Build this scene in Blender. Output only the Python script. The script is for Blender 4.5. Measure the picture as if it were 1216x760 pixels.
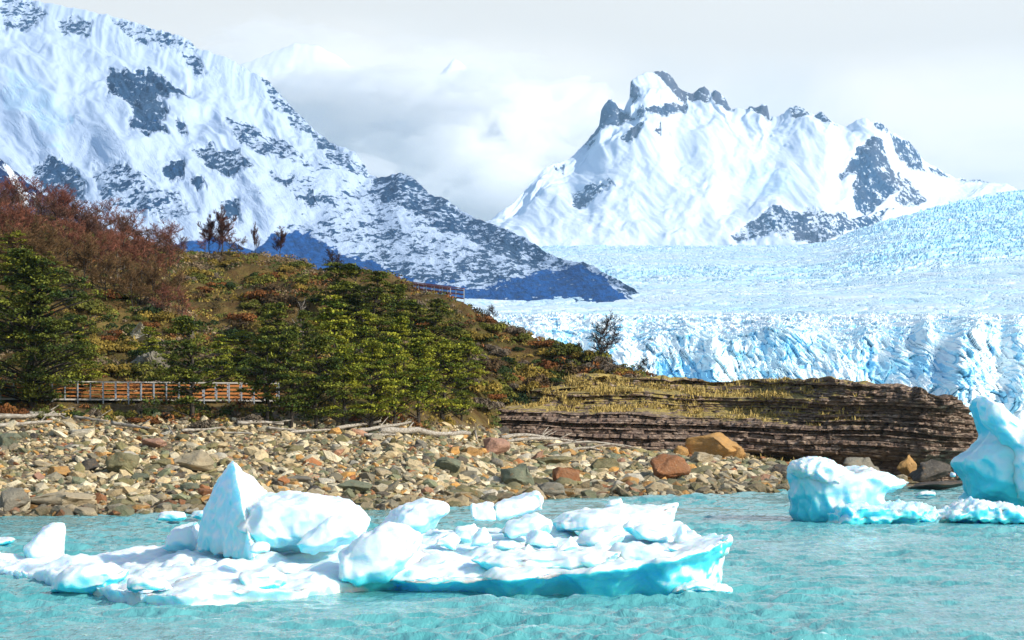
import bpy, math, random
import numpy as np
from mathutils import Vector

for o in list(bpy.data.objects): bpy.data.objects.remove(o)
scene = bpy.context.scene
COL = scene.collection
F = 2871.0            # focal length in pixels of the 1216 px wide photograph (85 mm on 36 mm)
CAMZ = 5.0            # eye height over the lake
HOR = 488.0           # picture row of the horizon

# ------------------------------------------------------------------ camera
cam_d = bpy.data.cameras.new('camera'); cam = bpy.data.objects.new('camera', cam_d); COL.objects.link(cam)
cam.location = (0, 0, CAMZ); cam.rotation_euler = (math.pi/2, 0, 0)
cam_d.lens = 85; cam_d.sensor_width = 36; cam_d.sensor_fit = 'HORIZONTAL'
cam_d.shift_y = (HOR-380)/1216.0
cam_d.clip_start = 0.5; cam_d.clip_end = 90000
scene.camera = cam

# ------------------------------------------------------------------ sun, sky, exposure
S = Vector((0.74, -0.50, 0.50)).normalized()
ELEV = math.asin(S.z); AZ = math.atan2(S.x, S.y)
sun_d = bpy.data.lights.new('sun', 'SUN'); sun_d.energy = 3.5; sun_d.angle = math.radians(0.55)
sun_d.color = (1.0, 0.95, 0.87)
sun = bpy.data.objects.new('sun', sun_d); COL.objects.link(sun)
sun.rotation_euler = S.to_track_quat('Z', 'Y').to_euler(); sun.location = S*200

world = bpy.data.worlds.new('World'); scene.world = world; world.use_nodes = True
nt = world.node_tree; N = nt.nodes; L = nt.links
for n in list(N): N.remove(n)
def wn(t, **k):
    n = N.new(t)
    for a, b in k.items(): setattr(n, a, b)
    return n
out = wn('ShaderNodeOutputWorld')
sky = wn('ShaderNodeTexSky', sky_type='NISHITA', sun_disc=False, sun_elevation=ELEV, sun_rotation=AZ, altitude=200)
bg1 = wn('ShaderNodeBackground'); bg1.inputs[1].default_value = 0.13; L.new(sky.outputs[0], bg1.inputs[0])
tc = wn('ShaderNodeTexCoord'); sep = wn('ShaderNodeSeparateXYZ'); L.new(tc.outputs['Generated'], sep.inputs[0])
mp = wn('ShaderNodeMapping'); mp.inputs['Scale'].default_value = (7, 7, 15); L.new(tc.outputs['Generated'], mp.inputs[0])
nz = wn('ShaderNodeTexNoise'); nz.inputs['Scale'].default_value = 1.3; nz.inputs['Detail'].default_value = 7
nz.inputs['Roughness'].default_value = 0.52; nz.inputs['Distortion'].default_value = 0.6; L.new(mp.outputs[0], nz.inputs[0])
mp2 = wn('ShaderNodeMapping'); mp2.inputs['Scale'].default_value = (1.6, 1.6, 6); mp2.inputs['Location'].default_value = (3, 1, 2)
L.new(tc.outputs['Generated'], mp2.inputs[0])
nz2 = wn('ShaderNodeTexNoise'); nz2.inputs['Scale'].default_value = 2.0; nz2.inputs['Detail'].default_value = 4; L.new(mp2.outputs[0], nz2.inputs[0])
def mapr(src, a, b, c=0.0, d=1.0, smooth=True):
    m = wn('ShaderNodeMapRange', interpolation_type='SMOOTHSTEP' if smooth else 'LINEAR'); L.new(src, m.inputs[0])
    for i, v in enumerate((a, b, c, d)): m.inputs[i+1].default_value = v
    return m.outputs[0]
def wmath(op, a, b):
    m = wn('ShaderNodeMath', operation=op)
    for i, v in enumerate((a, b)):
        if isinstance(v, (int, float)): m.inputs[i].default_value = v
        else: L.new(v, m.inputs[i])
    return m.outputs[0]
# low bank of bright cumulus under a high grey veil
lowz = wmath('ADD', sep.outputs[2], wmath('MULTIPLY', wmath('SUBTRACT', nz2.outputs[0], 0.5), 0.10))
lowb = mapr(lowz, 0.128, 0.165, 1.0, 0.0)
billow = mapr(nz.outputs[0], 0.30, 0.62, 0.0, 1.0)
c_low = wn('ShaderNodeMixRGB'); c_low.inputs[1].default_value = (0.67, 0.69, 0.69, 1); c_low.inputs[2].default_value = (0.86, 0.83, 0.77, 1)
L.new(billow, c_low.inputs[0])
c_hi = wn('ShaderNodeMixRGB'); c_hi.inputs[1].default_value = (0.63, 0.615, 0.57, 1); c_hi.inputs[2].default_value = (0.71, 0.685, 0.63, 1)
L.new(nz2.outputs[0], c_hi.inputs[0])
c_all = wn('ShaderNodeMixRGB'); L.new(lowb, c_all.inputs[0]); L.new(c_hi.outputs[0], c_all.inputs[1]); L.new(c_low.outputs[0], c_all.inputs[2])
bg2 = wn('ShaderNodeBackground'); bg2.inputs[1].default_value = 1.0; L.new(c_all.outputs[0], bg2.inputs[0])
# the cloud deck covers the sky over the mountains and breaks up overhead
cov_y = mapr(wmath('ADD', sep.outputs[1], wmath('MULTIPLY', wmath('SUBTRACT', nz2.outputs[0], 0.5), 0.5)), 0.45, 0.85)
cov_z = mapr(wmath('ADD', sep.outputs[2], wmath('MULTIPLY', wmath('SUBTRACT', nz.outputs[0], 0.5), 0.3)), 0.30, 0.6, 1.0, 0.0)
cov = wmath('MULTIPLY', cov_y, cov_z)
puffs = wmath('MULTIPLY', mapr(nz2.outputs[0], 0.52, 0.70), 0.5)
cov = wmath('MAXIMUM', cov, puffs)
mx = wn('ShaderNodeMixShader'); L.new(cov, mx.inputs[0]); L.new(bg1.outputs[0], mx.inputs[1]); L.new(bg2.outputs[0], mx.inputs[2])
L.new(mx.outputs[0], out.inputs[0])

vs = scene.view_settings
vs.view_transform = 'Standard'; vs.look = 'None'; vs.exposure = 0.50; vs.gamma = 1.0; vs.use_curve_mapping = False
try:
    scene.cycles.max_bounces = 24; scene.cycles.glossy_bounces = 3; scene.cycles.transmission_bounces = 3; scene.cycles.diffuse_bounces = 4; scene.cycles.volume_bounces = 24
    scene.cycles.transparent_max_bounces = 8
except Exception: pass

# ------------------------------------------------------------------ numeric helpers
rng = np.random.default_rng(7); random.seed(7)
_perm = np.random.default_rng(11).permutation(256).astype(np.int64); _perm = np.concatenate([_perm, _perm, _perm])
_gr = np.array([[1,1,0],[-1,1,0],[1,-1,0],[-1,-1,0],[1,0,1],[-1,0,1],[1,0,-1],[-1,0,-1],[0,1,1],[0,-1,1],[0,1,-1],[0,-1,-1]], float)
_g2 = np.array([[math.cos(a_), math.sin(a_)] for a_ in np.linspace(0, 2*math.pi, 16, endpoint=False)], np.float32)*1.25
def perlin(x, y, z=0.0):
    if np.ndim(z) == 0 or np.size(z) == 1:           # a fixed slice: plain 2-D noise, other seed
        zk = int(float(np.ravel(z)[0])*10) % 256
        x = np.asarray(x, np.float32); y = np.asarray(y, np.float32)
        x, y = np.broadcast_arrays(x, y)
        xi = np.floor(x).astype(np.int32); yi = np.floor(y).astype(np.int32); xf = x-xi; yf = y-yi
        u = xf*xf*xf*(xf*(xf*6-15)+10); v = yf*yf*yf*(yf*(yf*6-15)+10)
        p0 = _perm[(xi+zk) & 255]; p1 = _perm[(xi+1+zk) & 255]; y0 = yi & 255; y1 = (yi+1) & 255
        def gg(pp, yy, fx, fy):
            h = _perm[pp+yy] & 15; return _g2[h, 0]*fx+_g2[h, 1]*fy
        a = gg(p0, y0, xf, yf); b = gg(p1, y0, xf-1, yf); c = gg(p0, y1, xf, yf-1); d = gg(p1, y1, xf-1, yf-1)
        a = a+u*(b-a); c = c+u*(d-c)
        return (a+v*(c-a)).astype(float)
    x, y, z = np.broadcast_arrays(np.asarray(x, float), np.asarray(y, float), np.asarray(z, float))
    xi = np.floor(x).astype(np.int64); yi = np.floor(y).astype(np.int64); zi = np.floor(z).astype(np.int64)
    xf, yf, zf = x-xi, y-yi, z-zi
    f = lambda t: t*t*t*(t*(t*6-15)+10)
    u, v, w = f(xf), f(yf), f(zf)
    res = 0.0
    for a in (0, 1):
        wa = u if a else 1-u
        for b in (0, 1):
            wb = v if b else 1-v
            for c in (0, 1):
                wc = w if c else 1-w
                h = _perm[_perm[_perm[(xi+a) & 255]+((yi+b) & 255)]+((zi+c) & 255)] % 12
                g = _gr[h]
                res = res + wa*wb*wc*(g[..., 0]*(xf-a)+g[..., 1]*(yf-b)+g[..., 2]*(zf-c))
    return res
def fbm(x, y, z=0.0, o=5, r=0.5, lac=2.03):
    s = 0; a = 1; n = 0
    x = np.asarray(x, float); y = np.asarray(y, float); z = np.asarray(z, float)
    for i in range(o):
        s = s + a*perlin(x+i*17.3, y+i*9.1, z+i*5.7); n += a; a *= r; x = x*lac; y = y*lac; z = z*lac
    return s/n*1.6
def ridged(x, y, z=0.0, o=5, r=0.5, lac=2.03):
    s = 0; a = 1; n = 0
    x = np.asarray(x, float); y = np.asarray(y, float); z = np.asarray(z, float)
    for i in range(o):
        s = s + a*(1-np.abs(perlin(x+i*13.3, y+i*7.9, z+i*3.1))*2.2); n += a; a *= r; x = x*lac; y = y*lac; z = z*lac
    return s/n
def hash2(i, j, k=0):
    h = (i*374761393 + j*668265263 + k*2147483647) & 0xffffffff
    h = ((h ^ (h >> 13))*1274126177) & 0xffffffff
    return ((h ^ (h >> 16)) & 0xffffff)/float(0xffffff)
def voronoi(x, y):
    """returns F1, F2, random per cell, offset to cell centre"""
    xi = np.floor(x).astype(np.int64); yi = np.floor(y).astype(np.int64)
    f1 = np.full(x.shape, 9.0); f2 = np.full(x.shape, 9.0); rc = np.zeros(x.shape); dx = np.zeros(x.shape); dy = np.zeros(x.shape)
    for a in (-1, 0, 1):
        for b in (-1, 0, 1):
            px = xi+a+hash2(xi+a, yi+b, 1); py = yi+b+hash2(xi+a, yi+b, 2)
            d = np.hypot(x-px, y-py); m = d < f1
            f2 = np.where(m, f1, np.minimum(f2, d))
            rc = np.where(m, hash2(xi+a, yi+b, 3), rc); dx = np.where(m, x-px, dx); dy = np.where(m, y-py, dy)
            f1 = np.where(m, d, f1)
    return f1, f2, rc, dx, dy
def sstep(a, b, x):
    t = np.clip((x-a)/(b-a), 0, 1); return t*t*(3-2*t)
def P(px, py, d):
    return np.array([(px-608)/F*d, d, CAMZ+(HOR-py)/F*d])
def interp(x, pts):
    p = np.array(pts, float); return np.interp(x, p[:, 0], p[:, 1])
def inpoly(px, py, poly):
    inside = np.zeros(px.shape, bool); n = len(poly); j = n-1
    for i in range(n):
        xi, yi = poly[i]; xj, yj = poly[j]
        c = ((yi > py) != (yj > py)) & (px < (xj-xi)*(py-yi)/((yj-yi) if yj != yi else 1e-9)+xi)
        inside ^= c; j = i
    return inside
def polydist(px, py, poly):
    """signed distance in the polygon's units, positive inside"""
    best = np.full(px.shape, 1e9); n = len(poly)
    for i in range(n):
        ax, ay = poly[i]; bx, by = poly[(i+1) % n]
        vx, vy = bx-ax, by-ay; t = np.clip(((px-ax)*vx+(py-ay)*vy)/(vx*vx+vy*vy+1e-9), 0, 1)
        best = np.minimum(best, np.hypot(px-ax-t*vx, py-ay-t*vy))
    return np.where(inpoly(px, py, poly), best, -best)

# ------------------------------------------------------------------ mesh helpers
def new_mesh(name, V, Q, smooth=True, col=None, attrs=None):
    V = np.asarray(V, np.float32); Q = np.asarray(Q, np.int32)
    me = bpy.data.meshes.new(name)
    me.vertices.add(len(V)); me.vertices.foreach_set('co', V.ravel())
    k = Q.shape[1]
    me.loops.add(Q.size); me.loops.foreach_set('vertex_index', Q.ravel())
    me.polygons.add(len(Q))
    me.polygons.foreach_set('loop_start', np.arange(0, Q.size, k, dtype=np.int32))
    me.polygons.foreach_set('loop_total', np.full(len(Q), k, np.int32))
    me.polygons.foreach_set('use_smooth', np.full(len(Q), smooth, bool))
    if col is not None:
        a = me.attributes.new('col', 'FLOAT_COLOR', 'POINT')
        c = np.ones((len(V), 4), np.float32); c[:, :3] = col; a.data.foreach_set('color', c.ravel())
    for n, v in (attrs or {}).items():
        a = me.attributes.new(n, 'FLOAT', 'POINT'); a.data.foreach_set('value', np.asarray(v, np.float32).ravel())
    me.update(calc_edges=True); me.validate()
    return me
def grid_faces(nr, nc, closed=False):
    i = np.arange(nr-1)[:, None]; j = np.arange(nc if closed else nc-1)[None, :]
    j2 = (j+1) % nc
    a = i*nc+j; b = i*nc+j2; c = (i+1)*nc+j2; d = (i+1)*nc+j
    return np.stack([a, b, c, d], -1).reshape(-1, 4)
def link(name, me, mat, parent=None):
    o = bpy.data.objects.new(name, me); COL.objects.link(o)
    if mat is not None and len(me.materials) == 0: me.materials.append(mat)
    if parent is not None: o.parent = parent
    return o
def tag(o, label=None, cat=None, group=None, kind=None):
    if label: o['label'] = label
    if cat: o['category'] = cat
    if group: o['group'] = group
    if kind: o['kind'] = kind
    return o
def empty(name, loc, label=None, cat=None, group=None, rz=0.0, sc=1.0):
    o = bpy.data.objects.new(name, None); COL.objects.link(o); o.location = loc; o.rotation_euler = (0, 0, rz)
    o.scale = (sc,)*3 if np.isscalar(sc) else sc
    o.empty_display_size = 0.2
    return tag(o, label, cat, group)
def copy_tree(o, parent=None):
    c = o.copy(); COL.objects.link(c)
    if parent is not None: c.parent = parent
    for ch in list(o.children): copy_tree(ch, c)
    return c
class MB:
    """collects quads and triangles (triangles as degenerate-free separate lists)"""
    def __init__(s): s.v = []; s.q = []; s.c = []; s.n = 0
    def add(s, V, Q, col=None):
        V = np.asarray(V, float); Q = np.asarray(Q, int)
        s.v.append(V); s.q.append(Q+s.n); s.n += len(V)
        s.c.append(np.broadcast_to(np.asarray(col if col is not None else (1, 1, 1), float), (len(V), 3)))
    def box(s, c, h, R=None, col=None):
        V = np.array([[x, y, z] for x in (-1, 1) for y in (-1, 1) for z in (-1, 1)], float)*np.array(h)
        if R is not None: V = V @ np.array(R).T
        s.add(V+np.array(c), [[0,1,3,2],[4,6,7,5],[0,4,5,1],[2,3,7,6],[0,2,6,4],[1,5,7,3]], col)
    def bar(s, a, b, w, h, col=None):
        a = np.array(a, float); b = np.array(b, float); d = b-a; l = np.linalg.norm(d); x = d/l
        up = np.array([0, 0, 1.0]) if abs(x[2]) < 0.95 else np.array([0, 1.0, 0])
        y = np.cross(up, x); y /= np.linalg.norm(y); z = np.cross(x, y)
        s.box((a+b)/2, (l/2, w/2, h/2), np.stack([x, y, z], 1), col)
    def tube(s, pts, rad, k=6, col=None):
        pts = np.array(pts, float); n = len(pts); V = []
        for i in range(n):
            t = pts[min(i+1, n-1)]-pts[max(i-1, 0)]; t /= (np.linalg.norm(t)+1e-9)
            ref = np.array([0, 0, 1.0]) if abs(t[2]) < 0.9 else np.array([1.0, 0, 0])
            a = np.cross(t, ref); a /= np.linalg.norm(a); b = np.cross(t, a)
            for j in range(k):
                an = 2*math.pi*j/k; V.append(pts[i]+(a*math.cos(an)+b*math.sin(an))*rad[i])
        s.add(V, grid_faces(n, k, True), col)
        if k == 4 or k == 6:
            e = np.array([[0,1,2,3]]) if k == 4 else np.array([[0,1,2,3],[0,3,4,5]])
            s.q.append(e[:, ::-1]+s.n-len(V)); s.q.append(e+s.n-k)
    def arrays(s): return np.concatenate(s.v), np.concatenate(s.q), np.concatenate(s.c)
    def mesh(s, name, smooth=False):
        v, q, c = s.arrays(); return new_mesh(name, v, q, smooth, c)
    def build(s, name, mat, parent=None, smooth=False): return link(name, s.mesh(name, smooth), mat, parent)

# ------------------------------------------------------------------ materials
class Mat:
    def __init__(s, name, rough=0.8, spec=0.3):
        s.m = bpy.data.materials.new(name); s.m.use_nodes = True; s.nt = s.m.node_tree
        s.b = s.nt.nodes['Principled BSDF']; s.b.inputs['Roughness'].default_value = rough
        s.b.inputs['Specular IOR Level'].default_value = spec
    def n(s, t, **k):
        x = s.nt.nodes.new(t)
        for a, b in k.items(): setattr(x, a, b)
        return x
    def l(s, a, b): s.nt.links.new(a, b)
    def coord(s, scale=(1, 1, 1), rot=(0, 0, 0), which='Object'):
        tc = s.n('ShaderNodeTexCoord'); m = s.n('ShaderNodeMapping'); m.inputs['Scale'].default_value = scale
        m.inputs['Rotation'].default_value = rot
        s.l(tc.outputs[which], m.inputs[0]); return m.outputs[0]
    def noise(s, vec, scale, detail=5, rough=0.55, dist=0.0):
        x = s.n('ShaderNodeTexNoise'); x.inputs['Scale'].default_value = scale; x.inputs['Detail'].default_value = detail
        x.inputs['Roughness'].default_value = rough; x.inputs['Distortion'].default_value = dist
        s.l(vec, x.inputs[0]); return x.outputs[0]
    def voro(s, vec, scale, feature='F1', out='Distance'):
        x = s.n('ShaderNodeTexVoronoi', feature=feature); x.inputs['Scale'].default_value = scale; s.l(vec, x.inputs[0]); return x.outputs[out]
    def ramp(s, fac, stops):
        r = s.n('ShaderNodeValToRGB'); e = r.color_ramp.elements
        while len(e) < len(stops): e.new(0.5)
        for i, (p, c) in enumerate(stops): e[i].position = p; e[i].color = tuple(c)+(1,) if len(c) == 3 else c
        s.l(fac, r.inputs[0]); return r.outputs[0]
    def rng(s, v, a, b, c=0., d=1., sm=False):
        m = s.n('ShaderNodeMapRange', interpolation_type='SMOOTHSTEP' if sm else 'LINEAR'); s.l(v, m.inputs[0])
        for i, q in enumerate((a, b, c, d)): m.inputs[i+1].default_value = q
        return m.outputs[0]
    def math(s, op, a, b=0.0):
        m = s.n('ShaderNodeMath', operation=op)
        for i, v in enumerate((a, b)):
            if isinstance(v, (int, float)): m.inputs[i].default_value = v
            else: s.l(v, m.inputs[i])
        return m.outputs[0]
    def mix(s, f, a, b, mode='MIX'):
        m = s.n('ShaderNodeMixRGB', blend_type=mode)
        for i, v in enumerate((f, a, b)):
            if isinstance(v, (int, float)): m.inputs[i].default_value = v
            elif isinstance(v, tuple): m.inputs[i].default_value = v+(1,) if len(v) == 3 else v
            else: s.l(v, m.inputs[i])
        return m.outputs[0]
    def attr(s, name, out='Fac'):
        a = s.n('ShaderNodeAttribute', attribute_name=name); return a.outputs[out]
    def geo(s, out='Normal'): return s.n('ShaderNodeNewGeometry').outputs[out]
    def nz(s):
        x = s.n('ShaderNodeSeparateXYZ'); s.l(s.geo('Normal'), x.inputs[0]); return x.outputs[2]
    def bump(s, h, strength=0.5, dist=1.0):
        b = s.n('ShaderNodeBump'); b.inputs['Strength'].default_value = strength; b.inputs['Distance'].default_value = dist
        s.l(h, b.inputs['Height']); s.l(b.outputs[0], s.b.inputs['Normal'])
    def base(s, c):
        if isinstance(c, tuple): s.b.inputs['Base Color'].default_value = c+(1,)
        else: s.l(c, s.b.inputs['Base Color'])
# ================================================================== haze (even density, pale)
def haze_box():
    m = bpy.data.materials.new('haze_air'); m.use_nodes = True; t = m.node_tree
    for n in list(t.nodes): t.nodes.remove(n)
    o = t.nodes.new('ShaderNodeOutputMaterial'); v = t.nodes.new('ShaderNodeVolumePrincipled')
    v.inputs['Color'].default_value = (0.48, 0.75, 1.0, 1); v.inputs['Density'].default_value = HAZE
    v.inputs['Anisotropy'].default_value = 0.0
    t.links.new(v.outputs[0], o.inputs['Volume'])
    b = MB(); b.box((0, 11000, 990), (7000, 11400, 1000)); ob = b.build('haze', m); tag(ob, kind='stuff'); return ob
HAZE = 0.000029
haze_box()

# ================================================================== mountains
def m_mountain(name, rock_a, rock_b, veg, scale, snow=(0.74, 0.82, 0.90)):
    m = Mat(name, 0.85, 0.15)
    v = m.coord((1, 0.24, 1))
    n1 = m.noise(v, scale*1.8, 9, 0.64, 0.3); n2 = m.noise(v, scale*0.23, 5, 0.6)
    n3 = m.noise(v, scale*5.0, 6, 0.7)
    nn = m.math('ADD', m.math('MULTIPLY', m.math('SUBTRACT', n1, 0.5), 2.8), m.math('MULTIPLY', m.math('SUBTRACT', n3, 0.5), 3.6))
    nn = m.math('MULTIPLY', nn, m.rng(m.attr('rock'), 0.0, 0.42, 0.10, 1.0))
    f = m.rng(m.math('ADD', m.attr('rock'), nn), 0.44, 0.58, sm=True)
    rock = m.mix(m.rng(n2, 0.42, 0.62), rock_a, rock_b)
    rock = m.mix(m.rng(n3, 0.35, 0.75), rock, m.mix(0.25, rock, (0.08, 0.17, 0.28)))
    ice = m.mix(m.rng(m.math('ADD', m.attr('ice'), m.math('MULTIPLY', nn, 0.6)), 0.45, 0.75, sm=True), snow, (0.36, 0.66, 0.84))
    c = m.mix(f, ice, rock)
    fv = m.rng(m.math('ADD', m.attr('veg'), m.math('MULTIPLY', nn, 0.65)), 0.45, 0.62, sm=True)
    vg = m.mix(m.rng(n3, 0.38, 0.62), tuple(x*0.7 for x in veg), tuple(x*1.7 for x in veg))
    c = m.mix(fv, c, vg)
    m.base(c)
    m.bump(m.math('MULTIPLY', m.math('ADD', n1, m.math('MULTIPLY', n3, 0.35)), m.rng(m.attr('rock'), 0.0, 0.6, 0.12, 1.0)), 0.9, 0.30/scale)
    return m.m
def mountain(name, sky, base, px0, px1, nc, nr, d_base, d_crest, prof, amp, gully, patches, mat, warp=5.0, general=None, vegline=None, ices=(), seed=0, back=1.6, gx=0.55, kind='structure', ang=32, l1=130, l2=48, fine=1.0):
    px = np.linspace(px0, px1, nc)
    ts = np.concatenate([np.linspace(-0.12, 1, nr), np.linspace(1.03, back, 26)])
    PX, T = np.meshgrid(px, ts)
    ys = interp(px, sky)
    kw_ = np.hanning(61*nc//760 | 1); kw_ /= kw_.sum(); ys_s = np.convolve(np.pad(ys, len(kw_)//2, 'edge'), kw_, 'valid')
    ys = ys + fbm(px/9.0, seed+0.5, 0, 5, 0.6)*2.6 + fbm(px/3.0, seed+4.5, 0, 3, 0.6)*1.0
    yb = interp(px, base)
    db = interp(px, d_base); dc = interp(px, d_crest)
    D = db+(dc-db)*T
    Tc = np.clip(T, -0.2, 1)
    pr = np.sign(Tc)*np.abs(Tc)**prof
    low_ = np.clip(1-T, 0, 1); wq = PX+low_*(170*fbm(PX/55, T*5, seed+7, 4)+gx*160)
    jag = sstep(0.60, 1.0, T)**1.3; PY = yb+(ys_s*(1-jag)+np.interp(wq, px, ys)*jag-yb)*pr
    X = (PX-608)/F*D; Z = CAMZ+(HOR-PY)/F*D
    over = np.clip(T-1, 0, None)
    Z = Z-over*(dc-db)*0.75-over**2*(dc-db)*0.3
    # gullied relief: ridges run down the slope
    sx = (PX+T*120*gx)/gully
    ca_, sa_ = math.cos(math.radians(ang)), math.sin(math.radians(ang)); A_ = (PX*ca_+PY*sa_); B_ = (PY*ca_-PX*sa_)
    wob = fbm(PX/90, PY/90, seed+6, 3)*26; A_ = A_+wob; B_ = B_+wob*0.8
    w = sstep(0.0, 0.12, T+0.12)*(1-0.85*sstep(0.80, 1.0, T)*(1-sstep(1.0, 1.1, T)))
    r = ridged(A_/l1, B_/l2, seed, 6, 0.52)-0.5
    r2 = ridged(A_/(l1*0.22), B_/(l2*0.24), seed+9, 5, 0.6)-0.5
    soft = fbm(A_/(l1*0.9), B_/(l2*1.6), seed+3, 4)
    det = ridged(A_/9.0, B_/6.0, seed+19, 4, 0.6)-0.5
    if name == 'left_mountain': w = w*(1-0.62*sstep(290, 430, PX))
    Z = Z+w*amp*(1.0*soft+0.55*r+0.10*r2*(0.4+0.6*np.clip(soft*2+0.5, 0, 1))*fine+0.02*det*fine)*(D/D.max())
    # where things are seen (for the rock bands)
    wx = fbm(PX/22.0, PY/22.0, seed+2, 4, 0.6)*warp*1.6; wy = fbm(PX/22.0, PY/22.0, seed+8, 4, 0.6)*warp*1.6
    qx, qy = PX+wx, PY+wy
    rock = np.zeros(PX.shape)
    if general is not None: rock = general(PX, PY, r, r2)
    for pl, s in patches:
        dd = polydist(qx, qy, pl); rock = np.maximum(rock, (s*1.08 if s > 0.74 else s*1.08)*sstep(-warp*0.9, warp*0.9, dd))
    Z = Z+w*amp*0.55*np.clip(rock, 0, 1)*(r2*0.7+0.35*det)*(D/D.max())
    ice = np.zeros(PX.shape)
    for pl, s in ices:
        ice = np.maximum(ice, s*sstep(-12, 12, polydist(qx, qy, pl)))
    veg = np.zeros(PX.shape)
    if vegline is not None: veg = sstep(-6, 6, PY+wy*0.8-interp(PX, vegline))
    V = np.stack([X, D, Z], -1).reshape(-1, 3)
    me = new_mesh(name, V, grid_faces(len(ts), nc)[:, ::-1], True, None, {'rock': rock, 'ice': ice, 'veg': veg})
    o = link(name, me, mat); tag(o, kind=kind); return o

mm1 = m_mountain('left_mountain_snow', (0.008, 0.045, 0.12), (0.03, 0.07, 0.14), (0.001, 0.050, 0.19), 1/55.0, (0.48, 0.59, 0.75))  # cloud shade put into snow colour, haze and shade blue into rock and forest
sky1 = [(-420,-60),(-200,-50),(0,-14),(30,-4),(44,0),(99,10),(158,25),(197,36),(226,48),(233,58),(246,61),(273,71),(296,84),(316,95),(335,115),(355,136),(373,155),(395,171),(420,180),(434,198),(438,207),(449,211),(476,206),(492,212),(503,224),(510,231),(531,237),(548,250),(578,264),(604,273),(627,283),(647,298),(665,306),(680,311),(696,312),(722,326),(749,340),(764,352),(772,364),(776,372)]
base1 = [(-420,420),(300,400),(520,386),(600,379),(660,374),(735,371),(776,374)]
pt1 = [([(130,85),(150,87),(165,93),(178,86),(195,92),(222,108),(224,116),(203,112),(190,120),(200,130),(190,143),(197,160),(172,168),(153,160),(158,140),(142,124),(127,115)], 0.95),
 ([(176,84),(190,88),(185,94),(172,92)], .9),([(212,140),(222,145),(220,156),(212,150)], .95),
 ([(38,192),(60,187),(85,195),(98,220),(102,240),(70,240),(45,215)], .66), ([(110,195),(150,205),(190,225),(235,252),(200,262),(120,250)], .40),
 ([(196,200),(215,193),(222,208),(208,216),(198,212)], .9), ([(226,216),(240,214),(246,226),(230,228)], .9),
 ([(228,185),(250,177),(262,184),(285,188),(300,205),(275,212),(245,200)], .66),
 ([(265,140),(300,145),(340,170),(370,203),(330,188),(280,172)], .52), ([(215,62),(240,70),(243,90),(225,80)], .55),
 ([(350,235),(368,232),(378,245),(362,246)], .8), ([(262,238),(280,236),(290,252),(272,256)], .7),([(322,200),(352,212),(340,222),(322,212)], .6),
 ([(308,93),(322,98),(345,122),(375,158),(400,175),(436,200),(430,212),(390,190),(350,150),(318,118)], .52),
 ([(440,212),(480,205),(512,229),(550,248),(600,270),(655,300),(640,306),(590,292),(520,272),(470,250),(440,232)], .64),
 ([(0,-5),(40,0),(52,16),(40,34),(0,40)], .42), ([(70,22),(88,15),(107,26),(104,38),(84,36),(70,36)], .6),
 ([(128,22),(160,27),(200,38),(230,52),(228,62),(190,52),(150,44)], .46), ([(570,262),(660,300),(640,320),(560,300)], .52)]
def gen1(PX, PY, r, r2):
    g = -0.05+0.30*sstep(250, 480, PX)+0.12*sstep(120, 260, PY)+0.10*sstep(270, 330, PY)
    g = g+fbm(PX/34.0+PY/40., PY/26.0, 3.3, 4)*0.16+np.clip(r2, -0.3, 0.3)*0.25
    return np.clip(g, 0, 0.62)
veg1 = [(-420,330),(190,300),(205,285),(262,277),(300,288),(322,268),(345,262),(378,284),(440,312),(500,336),(560,341),(600,334),(645,320),(690,314),(702,318),(740,350),(776,380)]
ice1 = [([(0,80),(30,90),(70,115),(90,150),(80,175),(50,165),(0,130)], .55), ([(75,130),(92,140),(88,165),(76,155)], .7), ([(52,165),(74,170),(76,180),(60,180)], .7)]
mountain('left_mountain', sky1, base1, -420, 776, 760, 320, [(-420,3000),(500,2900),(776,2950)], [(-420,6500),(0,6200),(300,5600),(500,4700),(700,3500),(776,3150)], 0.85, 58, 90, pt1, mm1,
         general=gen1, ang=33, l1=170, l2=60, vegline=veg1, ices=ice1, seed=1)

mm2 = m_mountain('right_mountain_snow', (0.010, 0.050, 0.125), (0.08, 0.085, 0.12), (0.02, 0.04, 0.08), 1/70.0, (0.66, 0.75, 0.86))  # haze blue put into the rock colours
sky2 = [(480,296),(540,282),(580,262),(610,240),(632,216),(645,200),(655,194),(673,191),(696,171),(711,150),(714,130),(722,118),(727,119),(734,127),(740,131),(745,122),(748,116),(745,102),(750,96),(757,90),(768,86),(780,84),(790,84),(799,92),(804,104),(812,109),(822,110),(830,105),(836,103),(841,106),(845,110),(850,106),(854,108),(862,118),(868,129),(887,130),(890,126),(898,128),(904,124),(911,124),(913,140),(925,138),(938,127),(946,125),(954,130),(961,137),(968,138),(974,134),(984,142),(994,150),(1003,151),(1013,146),(1025,140),(1034,143),(1043,143),(1050,148),(1056,154),(1068,160),(1079,168),(1088,178),(1096,188),(1104,196),(1118,203),(1132,211),(1148,213),(1165,217),(1178,217),(1195,224),(1211,228),(1260,240),(1500,262)]
base2 = [(480,300),(540,294),(600,286),(980,288),(1030,268),(1100,250),(1216,238),(1300,236),(1500,240)]
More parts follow.
